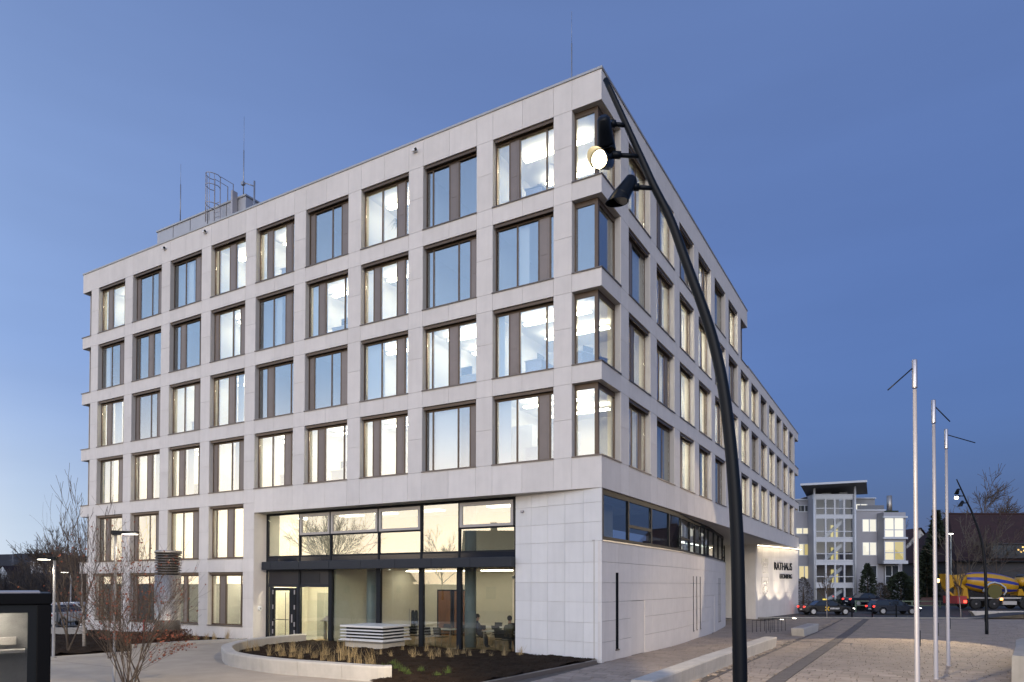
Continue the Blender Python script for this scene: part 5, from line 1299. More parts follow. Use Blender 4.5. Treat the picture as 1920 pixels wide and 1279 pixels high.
# glazed stair tower
HYY[0] = -1.9
tw = MB(); X0, X1 = hx(1527.5), hx(1603); yy = -1.9; cols_ = [z(225), z(313), z(392), z(472), z(552)]; stor = [(246, 388, 328), (410, 582, 526), (610, 776, 718), (808, 972, 914), (1004, 1136, 1136)]
for px in cols_: tw.box(hx(px) - .10, hx(px) + .10, yy - .05, yy + .12, .3, hz(y_(210)))
for a, c, m_ in stor:
    for v, t in ((a, .10), (c, .10), (m_, .05)): tw.box(X0, X1, yy - .04, yy + .1, hz(y_(v)) - t, hz(y_(v)) + t)
for a, c in ((388, 410), (582, 610), (776, 808), (972, 1004)): tw.box(X0, X1, yy - .02, yy + .1, hz(y_(c)), hz(y_(a)))
tw.box(X0 - .1, X1 + .15, yy - .10, yy + .3, hz(y_(246)), hz(y_(206)))
tower = tw.build('stair_tower', WFR, o)
b = MB(); b.box(X0, X0 + .1, yy + .1, 0, .0, hz(y_(210))); b.box(X1 - .1, X1, yy + .1, 0, .0, hz(y_(210))); b.box(X0, X1, yy, 2, hz(y_(210)), hz(y_(206))); b.box(X0 - .0, X1, 2.0, 2.2, 0, hz(y_(210))); b.build('tower_wall', REND, o)
for a, c, m_ in stor:
    for p_, q_ in zip(cols_, cols_[1:]):
        for v0, v1 in ((a, m_), (m_, c)):
            if v1 - v0 > 5: MB().quad((hx(p_) + .1, yy, hz(y_(v1))), (hx(q_) - .1, yy, hz(y_(v1))), (hx(q_) - .1, yy, hz(y_(v0))), (hx(p_) + .1, yy, hz(y_(v0)))).build('pane', PANEW, tower)
for si, (a, c, m_) in enumerate(stor):
    if si: MB().box(X0 + .1, X1 - .1, yy + .25, 1.9, hz(y_(c)) - .15, hz(y_(c)) - .02).build('landing', CONC, tower)
    xa, xb = hx(cols_[1]), hx(cols_[3]); b = MB()
    b.side([(xa, hz(y_(c - 20))), (xb, hz(y_(a + 10))), (xb, hz(y_(a + 10)) - .5), (xa, hz(y_(c - 20)) - .5)], yy + .5, yy + .7)
    if si: b.build('stair_flight', WFR, tower)
    if si in (1, 2, 3):
        x0, x1 = hx(cols_[3]) + .12, hx(cols_[4]) - .12; b = MB(); b.quad((x0, 1.9, hz(y_(c))), (x1, 1.9, hz(y_(c))), (x1, 1.9, hz(y_(a + 40))), (x0, 1.9, hz(y_(a + 40)))); b.build('lit_landing', emis('landing_glow', (.95, .80, .34), .75), tower)
        b = MB(); b.box(x0 + .3, x0 + .42, 1.7, 1.8, hz(y_(c)), hz(y_(a + 75))); b.box(x0 + .3, x1, 1.7, 1.8, hz(y_(a + 78)), hz(y_(a + 70))); b.build('landing_door', BLACK, tower)
b = MB(); b.quad((hx(cols_[0]) + .15, 1.5, hz(y_(1100))), (hx(cols_[1]) - .1, 1.5, hz(y_(1100))), (hx(cols_[1]) - .1, 1.5, hz(y_(1010))), (hx(cols_[0]) + .15, 1.5, hz(y_(1010)))); b.build('lit_entry', LITW[2], tower)
b = MB(); b.quad((hx(cols_[0]) + .5, 1.5, hz(y_(770))), (hx(cols_[1]) - .0, 1.5, hz(y_(770))), (hx(cols_[1]) - .0, 1.5, hz(y_(685))), (hx(cols_[0]) + .5, 1.5, hz(y_(685)))); b.build('lit_entry', LITW[2], tower)
# tilted roof slab on two columns
rs = MB(); zf0, zb_ = hz(902.5), hz(926)
A = [hp(1502, 909, -4.0), hp(1626, 902, -4.0), hp(1628, 925, 1.6), hp(1514, 931, 1.6)]
rs.add([Vector(v) for v in A] + [Vector(v) + Vector((0, 0, .16)) for v in A], [(0, 3, 2, 1), (4, 5, 6, 7), (0, 1, 5, 4), (1, 2, 6, 5), (2, 3, 7, 6), (3, 0, 4, 7)])
rs.build('canopy_roof', mat('canopy_dark', (.10, .10, .11), .7), o)
b = MB(); b.add([Vector(A[0]) + Vector((-.05, -.06, -.02)), Vector(A[1]) + Vector((.05, -.06, -.02)), Vector(A[1]) + Vector((.05, -.06, .22)), Vector(A[0]) + Vector((-.05, -.06, .22)), Vector(A[0]) + Vector((-.05, .1, .22)), Vector(A[1]) + Vector((.05, .1, .22))], [(0, 1, 2, 3), (3, 2, 5, 4)]); b.build('roof_edge', WFR, o)
for px in (z(207), z(555)):
    b = MB(); b.lathe([(.13, 0), (.13, hz(908))], (hx(px), yy - .35, 0), n=10); b.build('roof_column', WFR, o)
HYY[0] = 0.0
b = MB(); b.box(hx(1543), hx(1560), 0, 3, hz(y_(206)), hz(y_(180))); b.box(hx(1575), hx(1590), 0, 3, hz(y_(206)), hz(y_(180))); b.build('roof_plant', RENDP, o)
# banks, hedges and dark evergreens by the house
def clump_plant(name, loc, prof, n, s, m, label, group=None, seed=1, cat='tree', trunk=True):
    rg = random.Random(seed); o = empty(name, loc, 0, label, cat, group); b = MB(); H = prof[-1][1]
    for i in range(n):
        zz = H * rg.random() ** .9
        for (r0, z0), (r1, z1) in zip(prof, prof[1:]):
            if z0 <= zz <= z1: rr = r0 + (r1 - r0) * (zz - z0) / max(1e-6, z1 - z0)
        rr *= rg.random() ** .45 * rg.uniform(.85, 1.12); a = rg.uniform(0, 2 * pi); P = Vector((rr * cos(a), rr * sin(a), zz)); d = Vector((cos(a), sin(a), rg.uniform(-.5, .7))).normalized(); q = d.orthogonal().normalized(); q.rotate(Matrix.Rotation(rg.uniform(0, 6), 3, d)); t = s * rg.uniform(.6, 1.5)
        b.add([P - q * t * .35, P + d * t, P + q * t * .35, P - d * t * .3], [(0, 1, 2, 3)])
    b.build('crown', m, o)
    if trunk: MB().tube([(0, 0, -.3), (0, 0, H * .7)], [.16, .05], 6).build('trunk', BARK, o)
    return o
def bgp(px, d, z_=0): P = CAM + fwd0 * d + rt0 * ((px - 960) * d / F); return (P.x, P.y, z_)
clump_plant('column_cypress', bgp(1627, 82, .2), [(.5, 0), (.85, .8), (.85, 3), (.5, 4.4), (.05, 5.2)], 1800, .22, EVERG, 'dark narrow columnar evergreen before the grey house wall', seed=3)
clump_plant('dark_evergreen', bgp(1689, 82, .2), [(1.0, 0), (1.9, .8), (1.8, 2.2), (1.1, 3.4), (.1, 4.2)], 2600, .28, EVERG, 'broad dark evergreen bush below the bay window', seed=4)
clump_plant('round_bush', bgp(1651, 82, .2), [(.6, 0), (1.1, .6), (1.2, 1.6), (.5, 2.6), (.1, 2.9)], 1200, .14, mat('bare_brown', (.07, .06, .055), .9, noise=.3), 'round greyish bare bush before the grey house wall', seed=5, cat='shrub')
clump_plant('wall_bush', bgp(1506, 83, .2), [(.5, 0), (1.0, 1.0), (1.1, 2.0), (.5, 3.2), (.1, 3.6)], 900, .14, MATS['bare_brown'], 'greyish bare bush beside the left wing of the grey house', seed=6, cat='shrub')
clump_plant('tall_conifer', bgp(1757, 96, 0), [(1.0, 0), (1.9, 1.0), (1.7, 5), (1.1, 9), (.5, 11.4), (.05, 13.2)], 3600, .42, EVERG, 'tall dark conifer between the flagpoles and the red roof', seed=7)
clump_plant('low_conifer', bgp(1738, 92, 0), [(1.0, 0), (1.6, 1.0), (1.4, 4), (.8, 6.5), (.05, 8)], 2200, .4, EVERG, 'lower dark conifer before the white gabled house', seed=8)
clump_plant('street_hedge', bgp(1592, 80, .1), [(2.6, 0), (2.7, .7), (2.4, 1.0), (.5, 1.15)], 2200, .16, EVERG, 'low dark clipped hedge at the foot of the stair tower', seed=9, cat='hedge', trunk=False)
bank = MB(); lsx = [-30, 20, 34, 42, 60, 140]; dsx = [79.5, 84, 100, 130]; hh = [0, .35, 1.6, 3.5]; vs = []
for d, h in zip(dsx, hh):
    for l in lsx: P = CAM + fwd0 * d + rt0 * l; vs.append((P.x, P.y, street_z(l, 80) - .02 + (h if l >= 42 else h * .35)))
n = len(lsx); bank.add(vs, [(j * n + i, j * n + i + 1, (j + 1) * n + i + 1, (j + 1) * n + i) for j in range(3) for i in range(n - 1)])
bank.build('grass_bank', mat('dark_grass', (.012, .014, .008), .95, noise=.5, scale=1.2))['kind'] = 'structure'
b = MB(); Pq = [CAM + fwd0 * d + rt0 * l for d, l in ((79.5, 44.8), (79.5, 49), (108, 66), (108, 62.5))]; zq = [.42, .45, 2.3, 2.3]
b.add([(p.x, p.y, zz + .06) for p, zz in zip(Pq, zq)], [(0, 1, 2, 3)]); b.build('lane', mat('red_gravel', (.16, .075, .045), .9, noise=.3))['kind'] = 'structure'
# big red tiled roof on the right
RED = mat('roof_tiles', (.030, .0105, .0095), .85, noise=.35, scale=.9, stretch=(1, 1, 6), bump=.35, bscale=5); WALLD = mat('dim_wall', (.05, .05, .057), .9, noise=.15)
o = empty('red_roofed_house', bgp(1790, 90, 0), IMG_RZ, 'large house with a broad dark red tiled roof behind the cement mixer', 'building')
m9 = 90 / F; Wd = 26
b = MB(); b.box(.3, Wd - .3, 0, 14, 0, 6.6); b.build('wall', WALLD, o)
ze, zr = 2.885 + (1095.5 - 1046) * m9, 2.885 + (1095.5 - 962) * 97.5 / F
b = MB(); b.add([(-.2, -.7, ze - .3), (Wd, -.7, ze - .3), (Wd, 7.5, zr), (4.1, 7.5, zr), (Wd, 15.6, ze - .3), (-.2, 15.6, ze - .3)], [(0, 1, 2, 3), (3, 2, 4, 5), (0, 3, 5), (1, 4, 2)]); b.build('roof', RED, o)
b = MB(); b.tube([(4.1, 7.5, zr + .03), (Wd, 7.5, zr + .03)], .14, 6); b.build('ridge', RED, o)
b = MB(); b.box(-.2, Wd, -.85, -.65, ze - .42, ze - .26); b.build('gutter', BLACK, o)
zz0 = 2.885 + (1095.5 - 1044) * m9
b = MB(); b.box(4.2, 12, -.75, 3, zz0 - .1, zz0 + 1.7); b.box(4.0, 12.2, -.95, 3.2, zz0 + 1.7, zz0 + 1.85); b.build('dormer', mat('dormer_dark', (.03, .03, .035), .6), o)
for k in range(5):
    x = 4.4 + k * 1.5; b = MB(); b.box(x, x + 1.35, -.79, -.752, zz0 + .35, zz0 + 1.55); w_ = b.build('window', mat('dim_pane', (.02, .025, .035), .1), o)
    if k == 2: 
        for dx, dz in ((.25, .4), (.6, .15), (.85, .75), (1.0, .3)): b = MB(); b.box(x + dx, x + dx + .22, -.81, -.792, zz0 + .5 + dz, zz0 + .68 + dz); b.build('lamp_glow', emis('window_lamp', (1, .62, .2), 2.2), w_)
for k in range(6): b = MB(); b.box(1.2 + k * 3.2, 2.5 + k * 3.2, -.03, .004, 1.2, 3.4); b.build('window', MATS['dim_pane'], o)
# white gabled house farther back
o = empty('white_gabled_house', bgp(1722, 130, 1.0), IMG_RZ, 'white gabled house with a red roof far back between the trees', 'building')
WG = mat('white_render', (.50, .50, .50), .9); b = MB(); b.side([(-2.4, 0), (3.4, 0), (3.4, 8.4), (.4, 12.4), (-2.4, 9.0)], 0, 9); b.build('wall', WG, o)
b = MB(); b.add([(.4, -.4, 12.7), (.4, 9.2, 12.7), (4.0, 9.2, 8.2), (4.0, -.4, 8.2), (-3.6, 9.2, 8.2), (-3.6, -.4, 8.2)], [(0, 1, 2, 3), (0, 5, 4, 1)]); b.build('roof', RED, o)
for zz in (2.2, 5, 7.6):
    for x in (-1.4, .1, 1.7): MB().box(x, x + .8, -.05, .002, zz, zz + 1.3).build('window', MATS['dim_pane'], o)
b = MB(); b.box(-2.6, 3.6, -1.0, -.02, 6.9, 7.05); b.box(-2.6, 3.6, -1.02, -.96, 7.6, 7.7); 
for k in range(14): b.box(-2.55 + k * .46, -2.5 + k * .46, -1.01, -.97, 7.05, 7.6)
b.build('balcony', WG, o)
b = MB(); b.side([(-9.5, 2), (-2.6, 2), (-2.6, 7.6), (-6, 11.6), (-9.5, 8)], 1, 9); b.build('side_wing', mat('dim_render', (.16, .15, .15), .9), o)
b = MB(); b.add([(-6, .6, 11.9), (-6, 9, 11.9), (-2.2, 9, 7.5), (-2.2, .6, 7.5), (-10, 9, 7.5), (-10, .6, 7.5)], [(0, 1, 2, 3), (0, 5, 4, 1)]); b.build('side_roof', RED, o)
tree('birch', bgp(1846, 118, 2), 14.4, .36, 31, 'tall bare birch with fine drooping twigs behind the red roof', kids=(12, 8, 7, 5), spread=.62, up=-.05, bark=BARKL, trunk=.28)
tree('side_birch', bgp(1884, 120, 2), 10.2, .28, 37, 'smaller bare tree behind the red roof, right of the birch', kids=(10, 7, 6, 5), spread=.7, up=.1, trunk=.3)
tree('garden_tree', bgp(1820, 84, .6), 8.5, .10, 33, 'bare tree with pale lit twigs before the red roof', kids=(3, 4, 3, 2), spread=.7, up=.3, twig=mat('pale_twig', (.12, .10, .075), .9))
tree('garden_tree', bgp(1872, 86, .6), 9, .14, 34, 'bare dark tree before the red roof at the right edge', kids=(4, 4, 3, 3), spread=.75, up=.3)
tree('garden_tree', bgp(1712, 110, .5), 9.5, .2, 35, 'bare dark tree right beside the grey apartment house', kids=(6, 5, 5, 3), spread=.7, up=.4)
o = empty('street_light', bgp(1783.5, 84, .5), IMG_RZ, 'thin lit street light standing at the left end of the red roof', 'street light')
MB().lathe([(.10, 0), (.06, 8.7)], n=8).build('pole', mat('pole_grey', (.22, .24, .24), .5), o); MB().box(-.5, .3, -.12, .12, 8.66, 8.78).build('lamp_head', MASTB, o); MB().box(-.35, .25, -.10, .10, 8.60, 8.658).build('lens', LAMPW, o)
o = empty('wall_lantern', bgp(1759, 88, 3.2), IMG_RZ, 'small warm lantern glowing low beside the conifer', 'lantern'); MB().lathe([(.12, 0), (.2, .4), (.05, .5)], n=8).build('glass', emis('lantern', (1, .55, .18), 8), o); MB().lathe([(.03, -2.8), (.03, 0)], n=6).build('post', BLACK, o)
b = MB()
rg = random.Random(77)
for i in range(2600):
    d = rg.uniform(80, 88); px = rg.uniform(1770, 2040); P = Vector(bgp(px, d)); hh_ = rg.uniform(1.2, 3.2); P.z = .6
    a = rg.uniform(0, 6.3); b.tube([P, P + Vector((cos(a) * .3, sin(a) * .3, hh_ * .6)), P + Vector((cos(a) * .8, sin(a) * .8, hh_))], [.02, .015, .006], 3, cap=False)
tag(b.build('undergrowth', MATS['bare_brown']), kind='stuff')
# ------------------------------------------------------------------ left background
def ridge(name, pts, d, thick, m):
    b = MB(); vs = []
    for px, py in pts:
        P = at(px, py, d); Q = CAM + fwd0 * (d + thick) + rt0 * ((px - 960) * (d + thick) / F); vs += [(P.x, P.y, -8), (P.x, P.y, P.z), (Q.x, Q.y, P.z * .8)]
    n = len(pts); b.add(vs, [f for i in range(n - 1) for f in ((3 * i, 3 * i + 3, 3 * i + 4, 3 * i + 1), (3 * i + 1, 3 * i + 4, 3 * i + 5, 3 * i + 2))]); o = b.build(name, m); o['kind'] = 'structure'; return o
rg = random.Random(5)
ridge('hill', [(-900 + 12 * i, 1040 + 3 * sin(i * .21) + rg.uniform(-.9, .9) + (3 if i > 85 else 0)) for i in range(110)], 1500, 600, mat('wooded_hill', (.030, .036, .052), .95, noise=.4, scale=.02))  # blue of distance haze is put into the hill's colour
ridge('valley_slope', [(-900 + 10 * i, 1058 + 4 * sin(i * .3) + rg.uniform(-1.6, 1.6)) for i in range(112)], 420, 200, mat('wooded_slope', (.020, .022, .024), .95, noise=.5, scale=.05))
b = MB(); rg = random.Random(9)
for i in range(1500):
    d = rg.uniform(62, 110); px = rg.uniform(-120, 175); P = Vector(bgp(px, d)); P.z = -1; top = at(px, rg.uniform(1062, 1110), d).z; hh_ = max(1.5, top + 1); a = rg.uniform(0, 6.3); sp_ = rg.uniform(.1, .9)
    b.tube([P, P + Vector((cos(a) * sp_ * .4, sin(a) * sp_ * .4, hh_ * .5)), P + Vector((cos(a) * sp_, sin(a) * sp_, hh_))], [.07, .045, .012], 3, cap=False)
    for q in range(3):
        f = rg.uniform(.4, .9); S_ = P + Vector((cos(a) * sp_ * f, sin(a) * sp_ * f, hh_ * f)); a2 = rg.uniform(0, 6.3); b.tube([S_, S_ + Vector((cos(a2) * .7, sin(a2) * .7, rg.uniform(.6, 1.6)))], [.025, .008], 3, cap=False)
tag(b.build('bare_thicket', mat('thicket', (.055, .046, .042), .9)), kind='stuff')
for px, d, h, s_, lab in ((92, 150, 11.5, 41, 'spreading bare tree on the skyline left of the building'), (48, 130, 6, 42, 'small bare tree in the dark thicket at far left'), (135, 110, 8.5, 43, 'bare tree on the skyline close to the left end of the building')):
    tree('skyline_tree', bgp(px, d, -1), h, .22, s_, lab, kids=(7, 6, 5, 4), spread=.75, up=.35)
o = empty('gabled_house', bgp(2, 260, -2), IMG_RZ, 'pale gabled house at the far left edge under the hill', 'building'); b = MB(); b.side([(-4, 0), (4, 0), (4, 6), (.5, 11.2), (-4, 6)], 0, 9); b.build('wall', mat('pale_house', (.36, .40, .45), .9), o); b = MB(); b.add([(.5, -.3, 11.5), (.5, 9.3, 11.5), (4.6, 9.3, 5.8), (4.6, -.3, 5.8), (-4.6, 9.3, 5.8), (-4.6, -.3, 5.8)], [(0, 1, 2, 3), (0, 5, 4, 1)]); b.build('roof', RED, o)
o = empty('flat_building', bgp(68, 300, 0), IMG_RZ, 'small pale flat roofed building under the hill', 'building'); MB().box(-2.7, 2.7, 0, 6, 0, 12.6).build('wall', mat('pale_flat', (.34, .34, .35), .9), o)
for k in range(4): MB().box(-2.2 + k * 1.2, -1.4 + k * 1.2, -.06, .0, 10.4, 11.8).build('window', MATS['dim_pane'], o)
for px, d, h, lab in ((68.5, 900, 60, 'taller lattice power pylon on the skyline at left'), (23.5, 1300, 64, 'smaller lattice power pylon on the hill at far left')):
    zt_ = at(px, 1006 if px > 50 else 1030, d).z; P = bgp(px, d, zt_ - h); o = empty('power_pylon', P, IMG_RZ, lab, 'pylon', 'pylons on the skyline'); b = MB(); PM = mat('pylon_grey', (.16, .17, .20), .7)
    for sx, sy in ((1, 1), (1, -1), (-1, 1), (-1, -1)): b.tube([(sx * 3, sy * 3, 0), (sx * 1, sy * 1, h * .6), (0, 0, h)], .16, 4)
    for q in range(8):
        z0, z1 = h * q / 10, h * (q + 1) / 10; w0, w1 = max(.5, 3 - 3.3 * z0 / h), max(.5, 3 - 3.3 * z1 / h)
        for sy in (-1, 1): b.tube([(-w0, sy * w0, z0), (w1, sy * w1, z1)], .08, 3); b.tube([(w0, sy * w0, z0), (-w1, sy * w1, z1)], .08, 3)
    b.build('lattice', PM, o)
    for f, w_ in ((.68, 6), (.80, 7), (.91, 4.5)): MB().tube([(-w_, 0, h * f), (0, 0, h * f + .8), (w_, 0, h * f)], .2, 4).build('crossarm', PM, o)
# railing, wall before the parked cars
Fb = CAM + fwd0 * 38.5 + rt0 * ((101 - 960) * 38.5 / F); o = empty('yard_fence', (Fb.x, Fb.y, 0), IMG_RZ, 'dark metal bar fence on a low concrete wall, left of the building', 'fence'); DKM = mat('fence_metal', (.035, .04, .05), .5, .4)
MB().box(-2, 1.75, 0, .25, -.2, .42).build('wall', CONCD, o)
for k in range(24): MB().tube([(-1.9 + k * .155, .12, .42), (-1.9 + k * .155, .12, 1.55)], .012, 5).build('bar', DKM, o)
MB().box(-2, 1.75, .10, .14, 1.5, 1.56).build('rail', DKM, o); MB().box(-2, 1.75, .10, .14, .5, .55).build('rail', DKM, o)
for x in (-1.2, .15, 1.65): MB().box(x - .04, x + .04, .08, .16, .2, 1.65).build('post', DKM, o)
MB().prism([(p.x, p.y) for p in (CAM + fwd0 * 39 + rt0 * -29, CAM + fwd0 * 60 + rt0 * -48, CAM + fwd0 * 60 + rt0 * -34, CAM + fwd0 * 39 + rt0 * -22.5)], -.1, .05).build('car_park', mat('asphalt', (.05, .05, .05)))['kind'] = 'structure'
# ------------------------------------------------------------------ houses and trees behind the camera, seen mirrored in the glass
def plain_house(loc, rz, w_, d_, e, r_, label, wc, chim=True):
    o = empty('mirrored_house', loc, rz, label, 'building', 'houses mirrored in the glass'); wm = mat('house_' + wc[0], wc[1], .9, noise=.05)
    b = MB(); b.box(-w_, w_, -d_, d_, -.5, e); b.add([(-w_, -d_, e), (-w_, d_, e), (-w_, 0, r_), (w_, -d_, e), (w_, d_, e), (w_, 0, r_)], [(0, 2, 1), (3, 4, 5)]); b.build('wall', wm, o)
    b = MB(); b.add([(-w_ - .5, -d_ - .6, e - .35), (w_ + .5, -d_ - .6, e - .35), (w_ + .5, 0, r_ + .1), (-w_ - .5, 0, r_ + .1), (w_ + .5, d_ + .6, e - .35), (-w_ - .5, d_ + .6, e - .35)], [(0, 1, 2, 3), (3, 2, 4, 5)]); rf = b.build('roof', mat('old_tiles', (.13, .06, .04), .85, noise=.3, bump=.3), o)
    if chim:
        for x in (-w_ * .5, w_ * .55): MB().box(x - .4, x + .4, .3, 1.0, r_ - 1.2, r_ + 1.1).build('chimney', wm, rf)
    for s_ in (-1, 1):
        for k in range(3): MB().box(-w_ * .7 + k * w_ * .6, -w_ * .7 + k * w_ * .6 + 1.1, s_ * (d_ + .03), s_ * (d_ - .01), 1.2, 2.6).build('window', MATS['dim_pane'], o)
plain_house((-47, 30, 0), R(60), 7, 4.5, 4.6, 9.2, 'house with two chimneys mirrored in the right part of the glazed front', ('ochre', (.36, .28, .17)))
plain_house((-75, 82, 0), R(20), 9, 5, 3.6, 7.4, 'long low house mirrored in the left part of the glazed front', ('brick', (.24, .14, .11)))
plain_house((-95, 58, 0), R(70), 8, 5, 3.6, 7.6, 'low house mirrored in the middle of the glazed front', ('grey', (.3, .29, .28)))
plain_house((42, -46, 0), R(10), 9, 5, 4.5, 9, 'house mirrored in the ribbon window', ('sand', (.30, .27, .22)))
for x, y, h, s_, lab in ((-52, 66, 12, 51, 'bare tree mirrored in the second bay of the glazed front'), (-63, 78, 14, 52, 'bare tree mirrored in the third bay of the glazed front'), (-80, 66, 10, 53, 'bare tree mirrored in the fourth bay of the glazed front'), (16, -34, 11, 54, 'bare tree mirrored in the first pane of the ribbon window'), (28, -38, 12, 55, 'bare tree mirrored in the third pane of the ribbon window')):
    tree('mirrored_tree', (x, y, 0), h, .22, s_, lab, kids=(5, 5, 4, 3), spread=.7, up=.3, group='trees mirrored in the glass')
# ------------------------------------------------------------------ things inside the lit rooms
CHB = mat('chair_black', (.012, .012, .014), .5); TBL = mat('table_white', (.60, .58, .55), .35)
def make_chair(loc, rz, label=None):
    o = empty('meeting_chair', loc, rz, label or 'black stacking chair at a table in the meeting room', 'chair', 'chairs in the meeting room')
    b = MB(); b.box(-.23, .23, -.23, .23, .43, .46); b.build('seat', CHB, o, bevel=.012); b = MB(); b.side([(-.27, .52), (-.24, .52), (-.30, .88), (-.33, .88)], -.22, .22); b.build('backrest', CHB, o)
    for x, y in ((.2, .2), (.2, -.2), (-.2, .2), (-.2, -.2)): MB().tube([(x, y, 0), (x * .95, y * .95, .43)], .012, 6).build('leg', STEEL, o)
    for y in (-.2, .2): MB().tube([(-.19, y, .44), (-.26, y, .55)], .012, 6).build('back_support', STEEL, o)
    return o
def make_table(loc, rz, label, w_=1.6, d_=.8):
    o = empty('meeting_table', loc, rz, label, 'table', 'tables in the meeting room'); b = MB(); b.box(-w_ / 2, w_ / 2, -d_ / 2, d_ / 2, .71, .74); b.build('tabletop', TBL, o, bevel=.008)
    for x in (-1, 1):
        for y in (-1, 1): MB().tube([(x * (w_ / 2 - .08), y * (d_ / 2 - .08), 0), (x * (w_ / 2 - .08), y * (d_ / 2 - .08), .71)], .02, 6).build('leg', STEEL, o)
    return o
zf = .06
make_table((2.7, 9.3, zf), R(88), 'white topped meeting table in the third bay of glass, right of the vent tower', 1.9); make_table((2.9, 5.7, zf), R(92), 'white topped meeting table beside the round column, at the right end', 2.2, .9); make_table((5.2, 7.6, zf), R(90), 'white topped meeting table farthest back in the room', 3.2)
ch = [(1.75, 9.9, 0), (1.8, 9.2, 5), (1.75, 8.5, -6), (3.6, 9.7, 180), (3.6, 8.9, 175), (1.9, 5.4, 4), (3.9, 6.3, 180), (3.9, 5.5, 185), (4.1, 4.9, 180), (4.3, 8.6, 0), (4.3, 7.8, 3), (4.3, 7.0, -4), (6.1, 8.3, 180), (6.1, 7.4, 180), (6.1, 6.6, 178)]
CHL = ['first black chair from the vent tower along the glass', 'second black chair from the vent tower along the glass', 'third black chair from the vent tower along the glass', 'first black chair across the near white table', 'second black chair across the near white table', 'black chair at the glass next to the olive jacket', 'leftmost black chair across the right end table', 'middle black chair across the right end table', 'rightmost black chair across the right end table', 'leftmost black chair on the near side of the back table', 'middle black chair on the near side of the back table', 'rightmost black chair on the near side of the back table', 'leftmost black chair on the far side of the back table', 'middle black chair on the far side of the back table', 'rightmost black chair on the far side of the back table']
for (x, y, a), lb in zip(ch, CHL): make_chair((x, y, zf), R(a), lb)
def person(loc, rz, top, hair, label):
    o = empty('person', loc, rz, label, 'person')
    V_ = [(0, 0, .52), (-.02, 0, .75), (-.03, 0, 1.0), (-.01, 0, 1.13), (.03, 0, 1.21), (.05, 0, 1.32),
          (.02, .19, 1.05), (.14, .25, .80), (.38, .16, .78), (.02, -.19, 1.05), (.14, -.25, .80), (.38, -.16, .78),
          (.42, .11, .52), (.46, .12, .08), (.60, .13, .04), (.42, -.11, .52), (.46, -.12, .08), (.60, -.13, .04), (.07, 0, 1.42)]
    E_ = [(0, 1), (1, 2), (2, 3), (3, 4), (4, 5), (5, 18), (2, 6), (6, 7), (7, 8), (2, 9), (9, 10), (10, 11), (0, 12), (12, 13), (13, 14), (0, 15), (15, 16), (16, 17)]
    RD_ = [.17, .15, .17, .10, .055, .085, .075, .055, .038, .075, .055, .038, .085, .05, .04, .085, .05, .04, .075]
    me = bpy.data.meshes.new('body'); me.from_pydata(V_, E_, []); ob = bpy.data.objects.new('body', me); COL.objects.link(ob); ob.parent = o
    sk = ob.modifiers.new('skin', 'SKIN'); sk.use_smooth_shade = True
    for i, r_ in enumerate(RD_): me.skin_vertices[0].data[i].radius = (r_, r_ * (1.25 if i in (1, 2) else 1))
    me.skin_vertices[0].data[0].use_root = True; ob.modifiers.new('sub', 'SUBSURF').levels = 1
    ev = ob.evaluated_get(bpy.context.evaluated_depsgraph_get()); m2 = bpy.data.meshes.new_from_object(ev); ob.modifiers.clear(); ob.data = m2
    skin_m = mat('skin', (.48, .27, .19), .6); trs = mat('trousers', (.03, .035, .05), .8)
    m2.materials.clear(); [m2.materials.append(q) for q in (top, skin_m, trs)]
    for p in m2.polygons:
        c = p.center; p.material_index = 1 if (c.z > 1.20 or (c.x > .33 and c.z > .70)) else (2 if c.z < .60 else 0); p.use_smooth = True
    b = MB(); b.ball((.02, 0, 1.41), .118, 12, sc=(1, .92, 1.0)); b.build('hair', hair, ob)
    b = MB(); b.ball((.155, 0, 1.345), .018, 8); [b.ball((.055, s_ * .088, 1.36), .022, 8, sc=(.7, .5, 1.2)) for s_ in (-1, 1)]; b.build('nose_and_ears', skin_m, ob)
    b = MB(); [b.ball((.138, s_ * .034, 1.38), .010, 8) for s_ in (-1, 1)]; b.box(.135, .150, -.022, .022, 1.292, 1.30); b.build('eyes_and_mouth', mat('dark_feature', (.03, .02, .02), .5), ob)
    for s_ in (-1, 1):
        b = MB()
        for q in range(4): y = s_ * .155 + (q - 1.5) * .018; b.tube([(.38, y, .785), (.43, y, .78), (.455 + (.008 if q in (1, 2) else 0), y, .765)], [.010, .009, .007], 6)
        b.tube([(.37, s_ * .155 - s_ * .03, .785), (.405, s_ * .155 - s_ * .055, .78)], [.011, .008], 6); b.build('hand', skin_m, ob)
    return o
OLIVE = mat('olive_jacket', (.075, .075, .045), .9, noise=.3, scale=14); NAVY = mat('navy_jumper', (.03, .045, .09), .9); HAIR = mat('brown_hair', (.035, .02, .014), .7)
person((1.75, 4.95, zf - .03), R(12), OLIVE, HAIR, 'person in an olive jacket sitting with their back to the glass'); make_chair((1.70, 4.95, zf), R(12), 'black chair under the person in the olive jacket')
person((2.6, 7.15, zf - .03), R(-75), NAVY, HAIR, 'person in a dark blue jumper sitting beside the round column'); make_chair((2.6, 7.2, zf), R(-75), 'black chair under the person in the dark blue jumper')
b = MB(); b.box(-.16, .16, -.13, .13, 0, .11); b.lathe([(.05, 0), (.045, .05)], n=12, M=Matrix.Translation((-.16, .04, .05)) @ Matrix.Rotation(R(-90), 4, 'Y')); b.tube([(0, 0, .11), (0, 0, .45)], .02, 6); tag(b.build('projector', SENS, loc=(3.6, 5.7, 3.15)), 'white projector hanging from the meeting room ceiling', 'projector')
